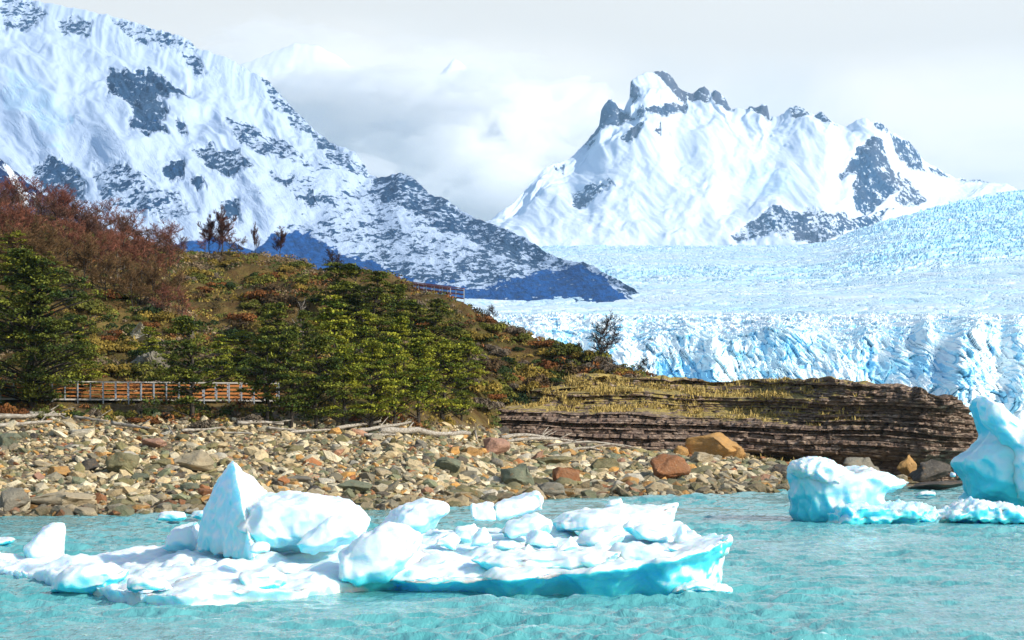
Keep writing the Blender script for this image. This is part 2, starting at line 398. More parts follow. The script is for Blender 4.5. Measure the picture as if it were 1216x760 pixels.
pt2 = [([(713,130),(722,117),(732,122),(738,132),(744,135),(754,140),(735,150),(717,152),(703,168),(692,174),(710,150)], 1.0),
 ([(744,102),(750,95),(757,104),(761,115),(752,120)], .9), ([(775,85),(788,82),(800,91),(806,104),(816,108),(812,122),(800,112),(788,98)], .95),
 ([(766,124),(790,120),(814,123),(813,130),(785,133),(768,131)], .9), ([(737,167),(745,158),(752,148),(762,144),(757,158),(746,171)], .8), ([(752,128),(762,122),(764,134),(755,138)], .7),
 ([(776,151),(784,142),(783,155)], .8), ([(701,170),(710,168),(706,176),(700,178)], .9),
 ([(816,110),(830,103),(837,101),(842,108),(840,118),(830,116),(818,118)], .85), ([(844,110),(852,105),(862,118),(870,130),(862,130),(848,120)], .9),
 ([(886,128),(896,126),(905,123),(913,123),(914,142),(902,136)], .95), ([(936,129),(946,124),(956,131),(962,138),(950,142),(942,138)], .7), ([(964,140),(974,133),(992,150),(975,147)], .7),
 ([(1036,166),(1046,168),(1060,198),(1073,222),(1058,236),(1030,248),(1016,242),(1012,218),(1020,205),(1002,204),(1008,190),(1018,178)], .80),
 ([(1035,150),(1045,143),(1056,152),(1052,158)], .6), ([(1058,156),(1079,166),(1092,184),(1100,206),(1086,204),(1072,185),(1060,168)], .68), ([(1063,195),(1076,206),(1087,225),(1100,243),(1080,252),(1060,240),(1074,224)], .62),
 ([(1104,196),(1130,210),(1120,212),(1104,206)], .6), ([(1140,213),(1180,217),(1170,222),(1145,220)], .5), ([(993,205),(1010,190),(1020,196),(1000,212)], .5),
 ([(868,276),(885,264),(925,249),(960,245),(1000,250),(1035,250),(1060,252),(1040,262),(1000,272),(970,289),(940,286),(900,279),(872,284)], .55),
 ([(938,262),(965,262),(975,286),(945,288)], .8), ([(678,226),(700,222),(722,216),(729,224),(702,238),(682,246)], .62), ([(655,197),(672,193),(668,204)], .55)]
def gen2(PX, PY, r, r2):
    return np.clip(-0.12+0.22*sstep(985, 1060, PX)*sstep(180, 240, PY)+np.clip(r2, -0.3, 0.3)*0.15, -0.3, 0.5)
ice2 = [([(745,205),(790,205),(830,225),(820,262),(760,262)], .35), ([(870,180),(900,182),(950,200),(955,235),(900,240),(868,215)], .55), ([(640,200),(690,200),(660,260),(640,250)], .35), ([(815,165),(860,175),(840,200),(815,190)], .4)]
mountain('right_mountain', sky2, base2, 480, 1500, 760, 280, [(480,7900),(600,7900),(980,7800),(1130,9300),(1216,10450),(1500,11400)], [(480,8300),(600,8500),(700,9200),(800,9500),(1040,9300),(1216,11300),(1500,12600)], 0.9, 70, 80, pt2, mm2,
         ang=24, l1=120, l2=62, fine=0.8, warp=2.6, general=gen2, ices=ice2, seed=5, gx=-0.3)

# hazy snow domes far behind the ridge
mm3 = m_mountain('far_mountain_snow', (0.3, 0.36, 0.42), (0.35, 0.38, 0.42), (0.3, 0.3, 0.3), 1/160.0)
sky3 = [(-500,120),(200,100),(290,74),(330,56),(350,48),(372,50),(400,62),(440,96),(480,104),(512,98),(530,80),(538,70),(546,72),(556,82),(580,88),(606,96),(640,150),(700,180),(1000,230),(1500,235)]
base3 = [(-500,330),(1500,330)]
mountain('far_mountain', sky3, base3, -500, 1500, 700, 200, [(-500,25500),(1500,25500)], [(-500,29500),(1500,29000)], 0.8, 420, 120, [], mm3, ang=60, l1=170, l2=90, general=lambda a, b, c, d: np.full(a.shape, -0.05)+0.25*np.clip(d, -.2, .4), seed=12, back=1.2)

# dark near spur at the left edge of the frame
mm4 = m_mountain('spur_rock', (0.008, 0.024, 0.10), (0.014, 0.035, 0.12), (0.01, 0.025, 0.07), 1/20.0)
mountain('dark_spur', [(-420,-40),(-100,110),(0,190),(40,224),(76,246),(110,268),(200,330)], [(-420,420),(200,420)], -420, 200, 260, 150, [(-420,1200),(200,1200)], [(-420,2300),(200,1700)], 0.9, 26, 40,
         [([(4,196),(8,196),(40,240),(32,240)], -1.2)], mm4, warp=1.5, general=lambda a, b, c, d: np.full(a.shape, 0.9)-2.2*sstep(-2.0, 1.5, polydist(a+3*fbm(a/9, b/9, 1.0), b, [(2,198),(10,198),(34,236),(30,244),(18,222)])), seed=21)

# ================================================================== glacier
def m_glacier(nm='glacier_ice', wa=(0.76, 0.90, 0.935), wb=(0.86, 0.91, 0.925), ba=(0.22, 0.60, 0.86), bb=(0.46, 0.80, 0.92)):
    m = Mat(nm, 0.6, 0.25)
    v = m.coord(); n1 = m.noise(v, 0.05, 8, 0.6); n2 = m.noise(v, 0.006, 4); n5 = m.noise(m.coord((1, 1, 0.35)), 0.10, 4, 0.6); n3 = m.noise(m.coord((1, 0.12, 1)), 0.01, 5, 0.6)
    white = m.mix(m.rng(n2, 0.4, 0.62), wa, wb)
    white = m.mix(m.rng(n1, 0.62, 0.74), white, (0.62, 0.74, 0.82)); white = m.mix(m.rng(n5, 0.60, 0.66), white, (0.36, 0.74, 0.92))
    blue = m.mix(m.rng(n1, 0.3, 0.7), ba, bb)
    f = m.rng(m.math('ADD', m.attr('blue'), m.math('MULTIPLY', m.math('SUBTRACT', n1, 0.5), 0.7)), 0.15, 0.95, sm=True)
    c = m.mix(f, white, blue)
    m.base(c); m.bump(n1, 0.5, 2.0)
    return m.m
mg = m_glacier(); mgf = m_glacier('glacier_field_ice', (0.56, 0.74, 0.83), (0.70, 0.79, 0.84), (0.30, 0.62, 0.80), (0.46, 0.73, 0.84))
glacier = empty('glacier', P(900, 480, 1500), 'vast crevassed white and blue glacier filling the valley behind the dark rock ledge', 'glacier')
def front():
    nc, nr = 900, 420
    px = np.linspace(470, 1560, nc); t = np.linspace(0, 1.08, nr)
    PX, T = np.meshgrid(px, t)
    dbase = 1480+60*fbm(px/120.0, 2.2, 0, 3)-0.12*(px-900)
    # path up the face (arc length) then over the crown
    face_h = 42+8*fbm(px/60.0, 1.1, 0, 3)
    crown_y = 374+2*fbm(px/70.0, 5.0, 0, 2)
    tf = np.clip(T/0.42, 0, 1); tc_ = np.clip((T-0.42)/0.58, 0, None)
    dcr = 2250.0
    dep = 95.0; fh = face_h*1.25
    D = dbase+tf**1.5*dep+tc_*(dcr-dbase-dep)
    zc = CAMZ+(HOR-crown_y)/F*dcr
    Z = tf*fh+(zc-fh)*np.clip(tc_, 0, 1)**0.85-4.0*np.clip(T-1, 0, 1)*90
    X = (PX-608)/F*D
    gy_ = tf*fh*1.5+tc_*(dcr-dbase)*0.42
    wx = fbm(X/50, gy_/50, 1.5, 3)*9+gy_*0.14; wy = fbm(X/50, gy_/50, 7.5, 3)*9
    def facets(cx, cy, off):
        f1, f2, rc, dx, dy = voronoi((X+wx)/cx+off, (gy_+wy)/cy+off)
        r2_ = (rc*37.7) % 1.0; r3_ = (rc*91.3) % 1.0; r4_ = (rc*173.9) % 1.0
        pl = dx*(r2_-0.5)*2+dy*(r3_-0.55)*2
        crack = (1-sstep(0.0, 0.10, f2-f1))*(r4_ > 0.45)
        return rc, pl, crack, f2-f1
    rcA, plA, crA, eA = facets(7.5, 21.0, 0); rcB, plB, crB, eB = facets(3.3, 8.0, 5.3); rcC, plC, crC, eC = facets(2.3, 3.6, 9.7)
    big = fbm(X/110, gy_/90, 3.1, 4)
    h = 6.5*(rcA-0.5)+5.5*plA+2.8*(rcB-0.5)+3.6*plB+1.0*(rcC-0.5)+1.6*plC-3.5*crA-1.5*crB+4*big+3.0*(ridged((X+wx)/5.5, gy_/30.0, 4.4, 3)-0.5)
    w = sstep(0, 0.05, T)
    up = 0.30+0.55*sstep(0.0, 0.9, T)
    Z2 = Z+h*up*w*0.46*(1-0.30*sstep(0.85, 1.0, T))
    D2 = D-h*(1.15-up)*w*1.15
    Z2 = np.maximum(Z2, 0-2.0*(T < 0.01))
    low = 1-sstep(0.22, 0.60, T)
    blue = crA*1.0+crB*0.55+0.75*(rcB < 0.10)+0.6*(rcC < 0.07)+0.5*(rcA < 0.12)+low*(0.16+0.9*np.clip(fbm(X/40, gy_/30, 9., 3), -0.2, 1))
    blue = blue*(1-0.75*sstep(0.80, 0.97, T))
    V = np.stack([X, D2, Z2], -1).reshape(-1, 3)
    o = link('ice_front', new_mesh('ice_front', V, grid_faces(nr, nc)[:, ::-1], False, None, {'blue': blue}), mg)
    o.parent = glacier; o.matrix_parent_inverse = glacier.matrix_world.inverted(); return o
def upper():
    nc, nr = 900, 520
    px = np.linspace(540, 1560, nc); t = np.linspace(0, 1, nr)
    PX, T = np.meshgrid(px, t)
    ytop = interp(px, [(540,292),(620,288),(980,284),(1010,272),(1060,252),(1110,242),(1216,226),(1400,215),(1560,212)])
    dtop = interp(px, [(540,8600),(980,8600),(1216,10500),(1560,11500)])
    kk_ = np.hanning(121); kk_ /= kk_.sum(); ytop = np.convolve(np.pad(ytop, 60, 'edge'), kk_, 'valid'); dtop = np.convolve(np.pad(dtop, 60, 'edge'), kk_, 'valid')
    D = 2260*(dtop/2260)**T
    PY = 384+(ytop-384)*T**0.92
    X = (PX-608)/F*D; Z = CAMZ+(HOR-PY)/F*D
    sx, sy = X, D
    wx = fbm(sx/300, sy/300, 1.5, 4)*90; wy = fbm(sx/300, sy/300, 7.5, 4)*90
    f1, f2, rc, dx, dy = voronoi((sx+wx)/34.0, (sy+wy)/75.0)
    g1, g2, rc2, ex, ey = voronoi((sx+wx)/12.0+4, (sy+wy)/34.0)
    rough = 0.30+1.0*sstep(960, 1150, PX)*sstep(0.35, 0.7, T)+0.55*sstep(0.40, 0.55, T)*(1-sstep(0.60, 0.72, T))+0.25*(1-sstep(0.0, 0.2, T))+0.35*sstep(0.8, 1.0, T)
    edge = sstep(0, 0.25, f2-f1); edge2 = sstep(0, 0.25, g2-g1)
    Z = Z+0.75*rough*(10*(rc-0.5)+9*edge+4*(rc2-0.5)+3*edge2+6*dx)*(0.6+0.5*T)-5*rough
    Z = Z+fbm(sx/500, sy/700, 2, 4)*10
    stripes = fbm(sx/400, sy/60.0+sx/220, 3.0, 4)
    blue = rough*((1-edge)*0.75+(1-edge2)*0.4+0.25*(1-sstep(0, .3, rc)))+0.25*rough+0.35*stripes+0.10
    V = np.stack([X, D, Z], -1).reshape(-1, 3)
    o = link('ice_field', new_mesh('ice_field', V, grid_faces(nr, nc)[:, ::-1], False, None, {'blue': blue}), mgf)
    o.parent = glacier; o.matrix_parent_inverse = glacier.matrix_world.inverted(); return o
bpy.context.view_layer.update()
front(); upper()

# ================================================================== lake
def m_water():
    m = Mat('lake_water', 0.05, 1.0)
    v = m.coord((1, 0.55, 1)); n = m.noise(v, 0.35, 4); n2 = m.noise(m.coord((1, 0.5, 1)), 5.5, 5, 0.6, 0.3)
    n3 = m.noise(m.coord((1, 0.35, 1)), 1.6, 6, 0.62, 0.5)
    c = m.mix(m.rng(n, 0.35, 0.65), (0.075, 0.325, 0.335), (0.125, 0.40, 0.405))
    sky_glint = m.rng(m.math('ADD', m.attr('crest'), m.math('MULTIPLY', m.math('SUBTRACT', n2, 0.5), 0.9)), 0.58, 1.0, sm=True)  # bright sky reflection on the crests, painted as a paler colour
    c = m.mix(m.math('MULTIPLY', sky_glint, 0.65), c, (0.60, 0.80, 0.81))
    m.base(c); m.b.inputs['IOR'].default_value = 1.33
    m.bump(m.math('ADD', m.math('MULTIPLY', n2, 0.4), n3), 0.9, 0.16)
    return m.m
mw = m_water()
def water():
    nc, nr = 900, 1000
    px = np.linspace(-420, 1640, nc)
    py = np.concatenate([np.linspace(1200, 770, 90, endpoint=False), np.linspace(770, 560, 820, endpoint=False), np.linspace(560, 492.5, 90)])
    PX, PY = np.meshgrid(px, py)
    D = CAMZ*F/(PY-HOR); X = (PX-608)/F*D
    Z = np.zeros(D.shape); r = np.random.default_rng(3)
    wf = [fbm(X/k, D/k, k*1.7, 3)*3.2 for k in (2.0, 4.5, 9.0, 3.1)]
    for i in range(34):
        lam = 0.45*(1.13**i) if i < 22 else 0.6+r.random()*4
        lam = min(lam, 6.5)
        an = math.radians(-78+r.normal()*24); k = 2*math.pi/lam
        ph = r.random()*6.28; q = k*(X*math.cos(an)+D*math.sin(an))+ph+wf[i % 4]*(1.0 if i % 2 else -1.0)
        amp = 0.0175*lam**0.42*(1.0 if lam < 2 else 0.6)
        Z += amp*(1-2*np.abs(np.sin(q/2)))*0.75+amp*0.4*np.cos(q)
    gust = 0.70+1.2*fbm(X/9., D/16., 4.0, 3)
    Z = Z*np.clip(gust, 0.25, 1.7)*(1-0.9*sstep(170, 420, D))
    cell = np.abs(np.gradient(PX, axis=1))/F*D
    crest = sstep(0.02, 0.17, Z)
    V = np.stack([X, D, Z], -1).reshape(-1, 3)
    o = link('water', new_mesh('water', V, grid_faces(len(py), nc), True, None, {'crest': crest}), mw); tag(o, kind='structure')
water()
fl = MB(); fl.add([[-9000,-300,-0.7],[9000,-300,-0.7],[9000,15000,-0.7],[-9000,15000,-0.7]], [[0,1,2,3]]); tag(fl.build('lake', mw), kind='structure')
# ================================================================== cloud bank behind the haze, drifting round the far domes
def clouds():
    m = bpy.data.materials.new('cloud_vapour'); m.use_nodes = True; t = m.node_tree
    for n in list(t.nodes): t.nodes.remove(n)
    o = t.nodes.new('ShaderNodeOutputMaterial'); v = t.nodes.new('ShaderNodeVolumeScatter')
    v.inputs['Color'].default_value = (1, 1, 1, 1); v.inputs['Density'].default_value = 0.0032; v.inputs['Anisotropy'].default_value = 0.0
    t.links.new(v.outputs[0], o.inputs['Volume'])
    import bmesh
    r = random.Random(4)
    for i, (px, py, d, w, h) in enumerate([(300,190,24300,170,60),(420,165,24500,120,44),(520,195,24000,120,48),(620,140,24600,100,36),(660,190,24200,120,70),(470,235,23800,160,50),(340,118,25000,80,22),(590,250,23800,120,50),(480,118,23500,120,26),(400,112,23500,90,24),(560,108,23700,70,20),(690,150,24300,60,30),(340,60,23200,105,34),(552,80,23200,90,28)]):
        bm = bmesh.new(); bmesh.ops.create_icosphere(bm, subdivisions=5, radius=1.0)
        k = d/F; V = np.array([tuple(q.co) for q in bm.verts])
        dsp = 1+0.85*fbm(V[:, 0]*1.7+i*7, V[:, 1]*1.7, V[:, 2]*1.7, 5, 0.55)+0.28*ridged(V[:, 0]*2.6+i, V[:, 1]*2.6, V[:, 2]*2.6, 4, 0.55)-0.1
        V = V*dsp[:, None]*np.array([w*k, 900 if d > 23250 else 110, h*k])
        for q, c in zip(bm.verts, V): q.co = c
        me = bpy.data.meshes.new('cloud'); bm.to_mesh(me); bm.free()
        for p in me.polygons: p.use_smooth = True
        o = link('cloud', me, m); c = P(px, py, d); o.location = (c[0], d+0, c[2]); tag(o, kind='stuff')
clouds()
# ================================================================== beach and hillside: one sheet
DW = [(-900,110),(-420,112),(0,116),(150,119),(300,120.5),(480,125),(560,131),(640,138),(760,145),(900,151),(940,155),(1000,160),(1140,165),(1300,168),(1700,170)]
DB = [(-900,146),(0,150),(300,152),(500,158),(560,170),(600,181),(640,184),(750,184),(900,175),(1000,172),(1100,170),(1700,172)]
ZB = [(-900,4.4),(0,4.3),(300,4.2),(500,3.8),(640,3.0),(750,2.5),(900,1.3),(1000,0.3),(1100,0.0),(1180,-1.4),(1700,-2.0)]
DCR = [(-900,330),(0,275),(300,262),(470,238),(545,226),(620,216),(740,206),(860,204),(1700,204)]
YC = [(-900,170),(-300,215),(0,255),(60,262),(130,280),(190,294),(220,302),(300,306),(345,311),(380,322),(420,336),(470,348),(510,357),(545,368),(580,381),(620,396),(660,411),(700,425),(740,436),(770,444),(800,458),(900,478),(1000,500),(1080,545),(1130,574),(1170,584),(1200,590),(1700,590)]
def ground_pd(px, d):
    dw, db, zb, dc = interp(px, DW), interp(px, DB), interp(px, ZB), interp(px, DCR)
    zc = CAMZ+(HOR-interp(px, YC))/F*dc
    x = (px-608)/F*d
    t1 = (d-dw)/(db-dw); t2 = np.clip((d-db)/(dc-db), 0, 1)
    zbeach = np.where(t1 < 0, t1*2.5, zb*np.clip(t1, 0, 1)**1.15)
    hill = (zc-zb)*(0.25*t2+0.75*(1-(1-t2)**1.35))*1.0
    lump = fbm(x/9.0, d/9.0, 1.7, 4)*1.5+fbm(x/28.0, d/24.0, 5.7, 3)*3.0
    env = sstep(0.03, 0.25, t2)*(1-sstep(0.80, 1.0, t2))*(1-sstep(640, 780, px))
    z = zbeach+hill+lump*env+fbm(x/3.0, d/3.0, 2.2, 4)*0.22*(0.4+sstep(0, 0.2, t2))
    over = np.clip(d-dc, 0, None)
    return z-over*0.10-over**2*0.0012
def ground_xy(x, y): return ground_pd(608+F*x/y, y)
def hit(px, py):
    d = np.linspace(112, 400, 1500); z = ground_pd(np.full(d.shape, float(px)), d); y = HOR-(z-CAMZ)*F/d
    k = np.nonzero(y <= py)[0]
    dc = float(interp(px, DCR))
    dd = float(d[k[0]]) if len(k) else dc
    return min(dd, dc+4)
def m_ground():
    m = Mat('hill_soil', 0.95, 0.1); v = m.coord()
    n = m.noise(v, 0.12, 6, 0.6); n2 = m.noise(v, 0.9, 7, 0.65); n3 = m.noise(v, 5.0, 5, 0.7); n4 = m.noise(v, 0.05, 4)
    c = m.ramp(n2, [(0.30, (0.035, 0.032, 0.012)), (0.43, (0.09, 0.06, 0.022)), (0.52, (0.12, 0.11, 0.03)), (0.62, (0.20, 0.13, 0.045)), (0.76, (0.36, 0.27, 0.11))])
    c2 = m.ramp(n, [(0.35, (0.06, 0.07, 0.02)), (0.5, (0.12, 0.06, 0.025)), (0.65, (0.24, 0.16, 0.05))])
    c = m.mix(0.5, c, c2)
    peb = m.voro(v, 3.5, 'F1', 'Color'); pv = m.voro(v, 3.5)
    sand = m.mix(m.rng(pv, 0.0, 0.6), m.mix(0.35, (0.42, 0.33, 0.20), peb), (0.12, 0.09, 0.05))
    sand = m.mix(0.4, sand, (0.30, 0.23, 0.13))
    c = m.mix(m.attr('beach'), c, sand)
    m.base(c); m.bump(m.math('ADD', n2, m.math('MULTIPLY', n3, 0.4)), 0.9, 0.5); return m.m
mground = m_ground()
def ground():
    px = np.linspace(-420, 1640, 560)
    ds = np.concatenate([np.linspace(108, 200, 260, endpoint=False), np.linspace(200, 300, 160, endpoint=False), np.linspace(300, 480, 40)])
    PX, D = np.meshgrid(px, ds); Z = ground_pd(PX, D)
    t = (D-interp(PX, DB))/(interp(PX, DCR)-interp(PX, DB))
    beach = 1-sstep(-0.01, 0.07, t+0.05*fbm(PX/20., D/3., 1., 3))
    V = np.stack([(PX-608)/F*D, D, Z], -1).reshape(-1, 3)
    tag(link('ground', new_mesh('ground', V, grid_faces(len(ds), len(px)), True, None, {'beach': beach}), mground), kind='structure')
ground()

# ================================================================== layered rock ledge
def m_strata():
    m = Mat('layered_rock', 0.85, 0.25); v = m.coord()
    st = m.noise(m.coord((0.9, 0.9, 3.0), (0, math.radians(3), 0)), 1.6, 8, 0.65, 0.4); n = m.noise(v, 1.1, 7, 0.65); n2 = m.noise(v, 7, 5, 0.7)
    c = m.ramp(st, [(0.30, (0.06, 0.043, 0.032)), (0.42, (0.16, 0.108, 0.075)), (0.54, (0.27, 0.19, 0.135)), (0.64, (0.52, 0.39, 0.29))])
    c = m.mix(m.rng(n, 0.5, 0.72), c, (0.22, 0.14, 0.11)); c = m.mix(m.rng(n2, 0.60, 0.80), c, (0.30, 0.24, 0.17))
    g = m.ramp(n2, [(0.3, (0.14, 0.12, 0.03)), (0.5, (0.42, 0.31, 0.09)), (0.7, (0.60, 0.46, 0.17))])
    f = m.rng(m.math('ADD', m.math('MULTIPLY', m.attr('grass'), 0.8), m.math('MULTIPLY', m.math('SUBTRACT', n, 0.5), 2.4)), 0.45, 0.65, sm=True)
    c = m.mix(f, c, g)
    m.base(c); m.bump(m.math('ADD', m.math('MULTIPLY', n2, 0.35), m.math('ADD', n, st)), 1.0, 0.35); return m.m
mstrata = m_strata()
OUT_D = [(540,183),(585,180),(640,178.5),(700,178),(850,177),(1000,174),(1100,171.5),(1140,172)]
TOPY = [(560,446),(620,449),(700,449),(745,446),(800,449),(850,452),(890,450),(940,451),(1000,455),(1050,459),(1100,466),(1140,475),(1160,487),(1170,500)]
ledge_pts = []
def outcrop():
    p = [(x, float(interp(x, OUT_D))) for x in np.linspace(545, 1140, 300)]
    p += [(1154,173.5),(1164,176),(1171,180),(1175,186),(1175,193),(1172,202),(1162,212),(1140,222),(1110,230),(1060,236)]
    P0 = np.array([((a-608)/F*d, d) for a, d in p]); seg = np.hypot(*np.diff(P0, axis=0).T); s = np.concatenate([[0], np.cumsum(seg)])
    nc = 760; ss = np.linspace(0, s[-1], nc); x = np.interp(ss, s, P0[:, 0]); y = np.interp(ss, s, P0[:, 1])
    tx, ty = np.gradient(x), np.gradient(y); 
    k = np.ones(15)/15; tx = np.convolve(np.pad(tx, 7, 'edge'), k, 'valid'); ty = np.convolve(np.pad(ty, 7, 'edge'), k, 'valid')
    l = np.hypot(tx, ty); nx, ny = -ty/l, tx/l           # inward normal
    pxs = 608+F*x/y
    nearp = np.maximum.accumulate(pxs)                   # past the tip keep the tip's values
    tip = sstep(s[299]-2, s[299]+22, ss)
    ztop = CAMZ+(HOR-interp(np.minimum(nearp, 1170), TOPY))/F*(y+4)-tip*0.4
    zbot = interp(nearp, [(560,2.4),(640,2.2),(750,1.8),(900,0.6),(1000,-0.2),(1100,-0.6),(1200,-0.8)])
    nf, ntop = 190, 40
    v = np.concatenate([np.linspace(0, 1, nf), np.full(ntop, 1.0)])
    S2, Vv = np.meshgrid(ss, v); ZT = np.broadcast_to(ztop, S2.shape); ZBo = np.broadcast_to(zbot, S2.shape); NP = np.broadcast_to(nearp, S2.shape)
    Z = ZBo+(ZT-ZBo)*Vv
    leftness = 1-sstep(820, 1010, NP)
    lay = (Z+0.035*S2+0.25*fbm(S2/9, Z/3, 2.0, 3))
    rr = np.random.default_rng(5); th = rr.uniform(0.12, 0.36, 90); ed = np.cumsum(th)-3
    idx = np.searchsorted(ed, lay); fr = (lay-ed[np.clip(idx-1, 0, 89)])/np.maximum(ed[np.clip(idx, 0, 89)]-ed[np.clip(idx-1, 0, 89)], 1e-3)
    fr = np.clip(fr, 0, 1)
    prot = hash2(idx.astype(np.int64), np.zeros(idx.shape, np.int64), 4)
    blk_len = 0.3+0.9*hash2(idx.astype(np.int64), np.zeros(idx.shape, np.int64), 8)
    bs = S2/blk_len+hash2(idx.astype(np.int64), np.zeros(idx.shape, np.int64), 9)*50+0.3*fbm(S2/2., Z, 3., 2)
    bi = np.floor(bs).astype(np.int64); bf = bs-bi
    blk = hash2(bi, idx.astype(np.int64), 5); gap = 1-sstep(0.0, 0.10, np.minimum(bf, 1-bf))
    notch = 1-sstep(0.0, 0.16, np.minimum(fr, 1-fr))
    inset = (2.2+4.2*leftness)*(1-0.8*sstep(1030, 1130, NP))*Vv**1.25+(prot-0.5)*0.75+(blk-0.5)*0.55+notch*0.22+gap*0.16+0.6*fbm(S2/7, Z/4, 9.0, 4)+0.30*fbm(S2/0.8, Z/0.5, 4.0, 3)
    t1 = sstep(0.50, 0.60, Vv+0.05*fbm(S2/6., 1.0, 2., 2)); t2_ = sstep(0.80, 0.86, Vv+0.03*fbm(S2/5., 3.0, 2., 2))
    inset += leftness*(3.2*t1+2.6*t2_)
    under = sstep(800, 900, NP)*(1-sstep(0.10, 0.26, Vv-0.0006*(NP-900)))
    inset += under*1.7
    rowtop = np.concatenate([np.zeros(nf), np.linspace(0.0, 1, ntop)])[:, None]
    inset = inset+rowtop**1.6*13*(1-0.5*tip[None, :])
    Z = Z+rowtop*0.4+(rowtop > 0)*(fbm(S2/3, rowtop*5, 1.0, 4)*0.45)*(1-rowtop)-rowtop**3*3.4
    Z = Z+0.30*fbm(S2/2.5, Vv*3, 7.0, 4)*sstep(0.8, 1.0, Vv)
    X = x[None, :]+nx[None, :]*inset; Y = y[None, :]+ny[None, :]*inset
    gr = np.zeros(X.shape)
    gz = np.gradient(Z, axis=0); gi = np.gradient(inset, axis=0); flat = np.clip(gi/(np.abs(gi)+np.abs(gz)+1e-4), 0, 1)
    gr = flat*1.0*sstep(0.42, 0.6, Vv)*(1-0.55*sstep(950, 1100, NP))*(1.0)+0.10*leftness*sstep(0.5, 0.7, Vv)-0.1*sstep(950, 1100, NP)
    V = np.stack([X, Y, Z], -1).reshape(-1, 3)
    o = link('rock_ledge', new_mesh('rock_ledge', V, grid_faces(len(v), nc), False, None, {'grass': gr}), mstrata)
    tag(o, 'dark brown layered rock ledge with grassy steps running out into the lake', 'rock ledge')
    m = (gr > 0.62) & (Vv > 0.45) & (Vv < 0.999) & (fbm(S2/3.5, Vv*9, 5.5, 3) > 0.08) & (np.hypot(np.gradient(X, axis=0), np.gradient(Y, axis=0)) < 1.2)
    pts = V[m.ravel()]; return pts
ledge_pts = outcrop()

# ================================================================== stones
STONE = {'tan': (0.46, 0.37, 0.23), 'pale': (0.60, 0.54, 0.41), 'ochre': (0.50, 0.27, 0.08), 'rust': (0.30, 0.12, 0.045), 'grey': (0.23, 0.21, 0.16),
         'olive': (0.21, 0.19, 0.09), 'green': (0.17, 0.19, 0.12), 'dark': (0.075, 0.065, 0.055), 'pink': (0.44, 0.24, 0.16)}
def m_stone(name, c, vary=0.0):
    m = Mat('stone_'+name, 0.8, 0.3); v = m.coord(); n = m.noise(v, 1.6, 7, 0.65, 0.5); n2 = m.noise(v, 9, 5, 0.7)
    cc = m.attr('col', 'Color') if c is None else m.mix(0.0, c, c)
    k = m.mix(m.rng(n, 0.35, 0.7), cc, m.mix(0.40, cc, (0.16, 0.13, 0.09))); k = m.mix(m.rng(n2, 0.55, 0.8), k, m.mix(0.5, k, (0.50, 0.44, 0.32)))
    k = m.mix(m.rng(m.noise(v, 3.0, 3), 0.62, 0.70), k, m.mix(0.4, k, (0.35, 0.17, 0.05)))
    m.base(k); m.bump(m.math('ADD', n, m.math('MULTIPLY', n2, 0.4)), 0.9, 0.22); return m.m
SM = {k: m_stone(k, v) for k, v in STONE.items()}; SM['mixed'] = m_stone('mixed', None)
import bmesh
def ico(sub):
    bm = bmesh.new(); bmesh.ops.create_icosphere(bm, subdivisions=sub, radius=1.0)
    V = np.array([tuple(q.co) for q in bm.verts]); T = np.array([[q.index for q in f.verts] for f in bm.faces]); bm.free(); return V, T
def rock_shape(V, seed, cuts=9, rough=0.12):
    r = np.random.default_rng(seed); W = V.copy()
    for i in range(cuts):
        n = r.normal(size=3); n /= np.linalg.norm(n); k = r.uniform(0.42, 0.80); dd = W@n
        W = W-np.outer(np.clip(dd-k, 0, None)*0.95, n)
    W = W*(1+rough*fbm(V[:, 0]*1.5+seed, V[:, 1]*1.5, V[:, 2]*1.5+0.01, 4))[:, None]
    return W/np.abs(W).max(0)
I1, I3, I4 = ico(1), ico(3), ico(4)
rock_lib = {}
def rock_mesh(color, k, big=False):
    key = (color, k, big)
    if key not in rock_lib:
        Vv, T = I4 if big else I3
        me = new_mesh('stone', rock_shape(Vv, 100+k, 16 if big else 9, 0.22 if big else 0.14), T, True); me.materials.append(SM[color])
        rock_lib[key] = me
    return rock_lib[key]
